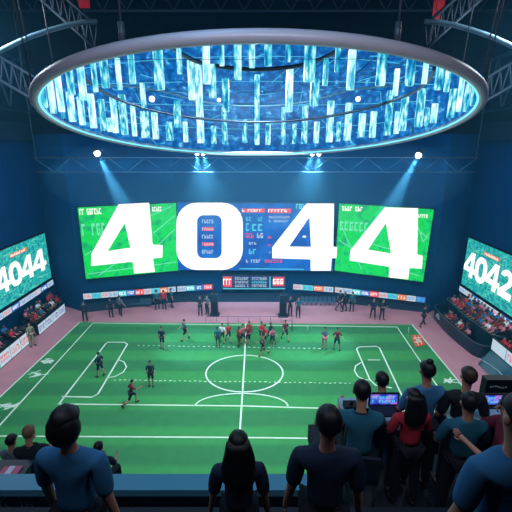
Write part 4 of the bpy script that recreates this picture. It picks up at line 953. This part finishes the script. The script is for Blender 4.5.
# desks
M_desk = mat('desk_top', rgb(150, 185, 200), .4); M_leg = mat('desk_leg', rgb(30, 40, 54), .5)
def desk(u0, u1, v, t, depth, floor, label, ext_r=0):
    a, b_ = at(u0, v, t), at(u1, v, t); x0, x1 = a.x, b_.x + ext_r; y0 = a.y; z = a.z; root = empty('desk', ((x0 + x1) / 2, y0, floor)); tag(root, label, 'desk')
    mb = MB(); mb.box((x0, y0, z - .04), (x1, y0 + depth, z)); mb.build('desktop', M_desk, root)
    mb = MB(); mb.box((x0 + .04, y0 + depth - .04, floor + .25), (x1 - .04, y0 + depth - .01, z - .04)); mb.build('modesty_panel', M_navy, root)
    for x in (x0 + .05, x1 - .05):
        for y in (y0 + .05, y0 + depth - .07): mb = MB(); mb.box((x - .025, y - .025, floor), (x + .025, y + .025, z - .04)); mb.build('leg', M_leg, root)
    return z, y0
z1, y1_ = desk(345, 400, 420.5, 4.42, .42, ZM, 'pale desk carrying the open laptop, left of the long haired person')
z2, y2_ = desk(450, 508, 421, 4.3, .42, ZM, 'pale desk carrying the right monitor', .6)
M_lcd = led_noise('laptop_picture', rgb(40, 60, 190), rgb(230, 90, 200), 9, 1.0, lo=.4, hi=.62, c3=rgb(90, 120, 240))
def laptop(u0, u1, v0, v1, t, z, label, name, stand_=False, seedm=M_lcd):
    a, b_ = at(u0, v0, t), at(u1, v1, t); x0, x1 = a.x, b_.x; zt, zb = a.z, max(b_.z, z + .03); y = a.y; root = empty(name, ((x0 + x1) / 2, y, z)); tag(root, label, 'computer')
    fr_ = .02; mb = MB(); mb.box((x0 - fr_, y, z if not stand_ else zb - fr_), (x1 + fr_, y + .018, zt + fr_)); mb.build('lid' if not stand_ else 'bezel', M_dark, root)
    mb = MB(); mb.box((x0, y - .003, zb), (x1, y, zt)); mb.build('screen', seedm, root)
    mb = MB()
    for k in range(3): xa = x0 + (x1 - x0) * (.08 + .32 * k); 
    glyphs(mb, lambda s, q: Vector((s, y - .005, q)), x0 + .02, x1 - .02, zb + (zt - zb) * .2, zb + (zt - zb) * .45, 0, 7); mb2 = mb
    glyphs(mb, lambda s, q: Vector((s, y - .005, q)), x0 + .02, x1 - .02, zb + (zt - zb) * .6, zb + (zt - zb) * .82, 0, 7); mb.build('picture_marks', M_cyan, root)
    if not stand_: mb = MB(); mb.box((x0 - fr_, y - .2, z), (x1 + fr_, y, z + .018)); mb.build('keyboard_base', M_dark, root)
    else:
        mb = MB(); mb.box(((x0 + x1) / 2 - .02, y + .005, z), ((x0 + x1) / 2 + .02, y + .03, zb)); mb.build('neck', M_dark, root)
        mb = MB(); mb.box(((x0 + x1) / 2 - .09, y - .05, z), ((x0 + x1) / 2 + .09, y + .08, z + .012)); mb.build('foot', M_dark, root)
    return root
laptop(371, 398, 394.5, 408, 4.62, z1, 'open laptop with blue and pink picture on the left desk', 'laptop')
laptop(481, 505, 395.5, 408, 4.5, z2, 'monitor with blue and pink picture on the right desk', 'monitor', True)
# dark equipment case beyond the right desk
a, b_ = at(487, 380, 4.85), at(516, 393, 4.85)
root = empty('equipment_case', ((a.x + b_.x) / 2, 4.7, ZL)); tag(root, 'tall black equipment case with small pale buttons beyond the right monitor', 'case')
ye = 4.6; k_ = ye / a.y; ax_, bx_ = a.x * k_, b_.x * k_; az_ = 17 + (a.z - 17) * k_
mb = MB(); mb.box((ax_, ye, ZL), (bx_, ye + .12, az_)); mb.build('body', M_case, root)
mb = MB()
for i in range(7): mb.box((ax_ + .06 + i * .035, ye - .01, az_ - .12 + .012 * math.sin(i)), (ax_ + .08 + i * .035, ye, az_ - .1 + .012 * math.sin(i)))
mb.build('buttons', M_chalk, root)
# small black box on the left desk and papers on the lower gallery table
a = at(349, 408, 4.6); mb = MB(); mb.box((a.x - .06, a.y - .05, z1), (a.x + .1, a.y + .08, z1 + .07)); mb.tube([(a.x + .02, a.y, z1 + .07), (a.x + .03, a.y, z1 + .12)], .02, 6); tag(mb.build('desk_phone', M_dark), 'small black phone box at the left end of the laptop desk', 'phone')
a = at(-14, 474, 6.3); b_ = at(24, 474, 6.3); root = empty('counter_table', ((a.x + b_.x) / 2, a.y, ZLL)); tag(root, 'narrow dark counter in front of the two left spectators with pink papers', 'table')
mb = MB(); mb.box((a.x, a.y - .1, a.z - .04), (b_.x, a.y + .3, a.z)); mb.build('tabletop', M_navy, root)
for x in (a.x + .05, b_.x - .05): mb = MB(); mb.box((x - .03, a.y, ZLL), (x + .03, a.y + .2, a.z - .04)); mb.build('leg', M_leg, root)
for i, (u, c) in enumerate(((3, C_PINK), (9, C_WHITE), (15, C_PINK))):
    p = at(u, 474, 6.3); mb = MB(); mb.box((p.x - .07, a.y - .05, a.z), (p.x + .05, a.y + .15, a.z + .012 + .006 * i)); tag(mb.build('paper_pad', c), ['pink paper pad at the left end of the lower counter', 'white paper pad in the middle of the lower counter', 'pink paper pad at the right end of the lower counter'][i], 'paper')
for k, (o, used) in protos.items():
    if not used:
        for ch_ in list(o.children): bpy.data.objects.remove(ch_)
        bpy.data.objects.remove(o)
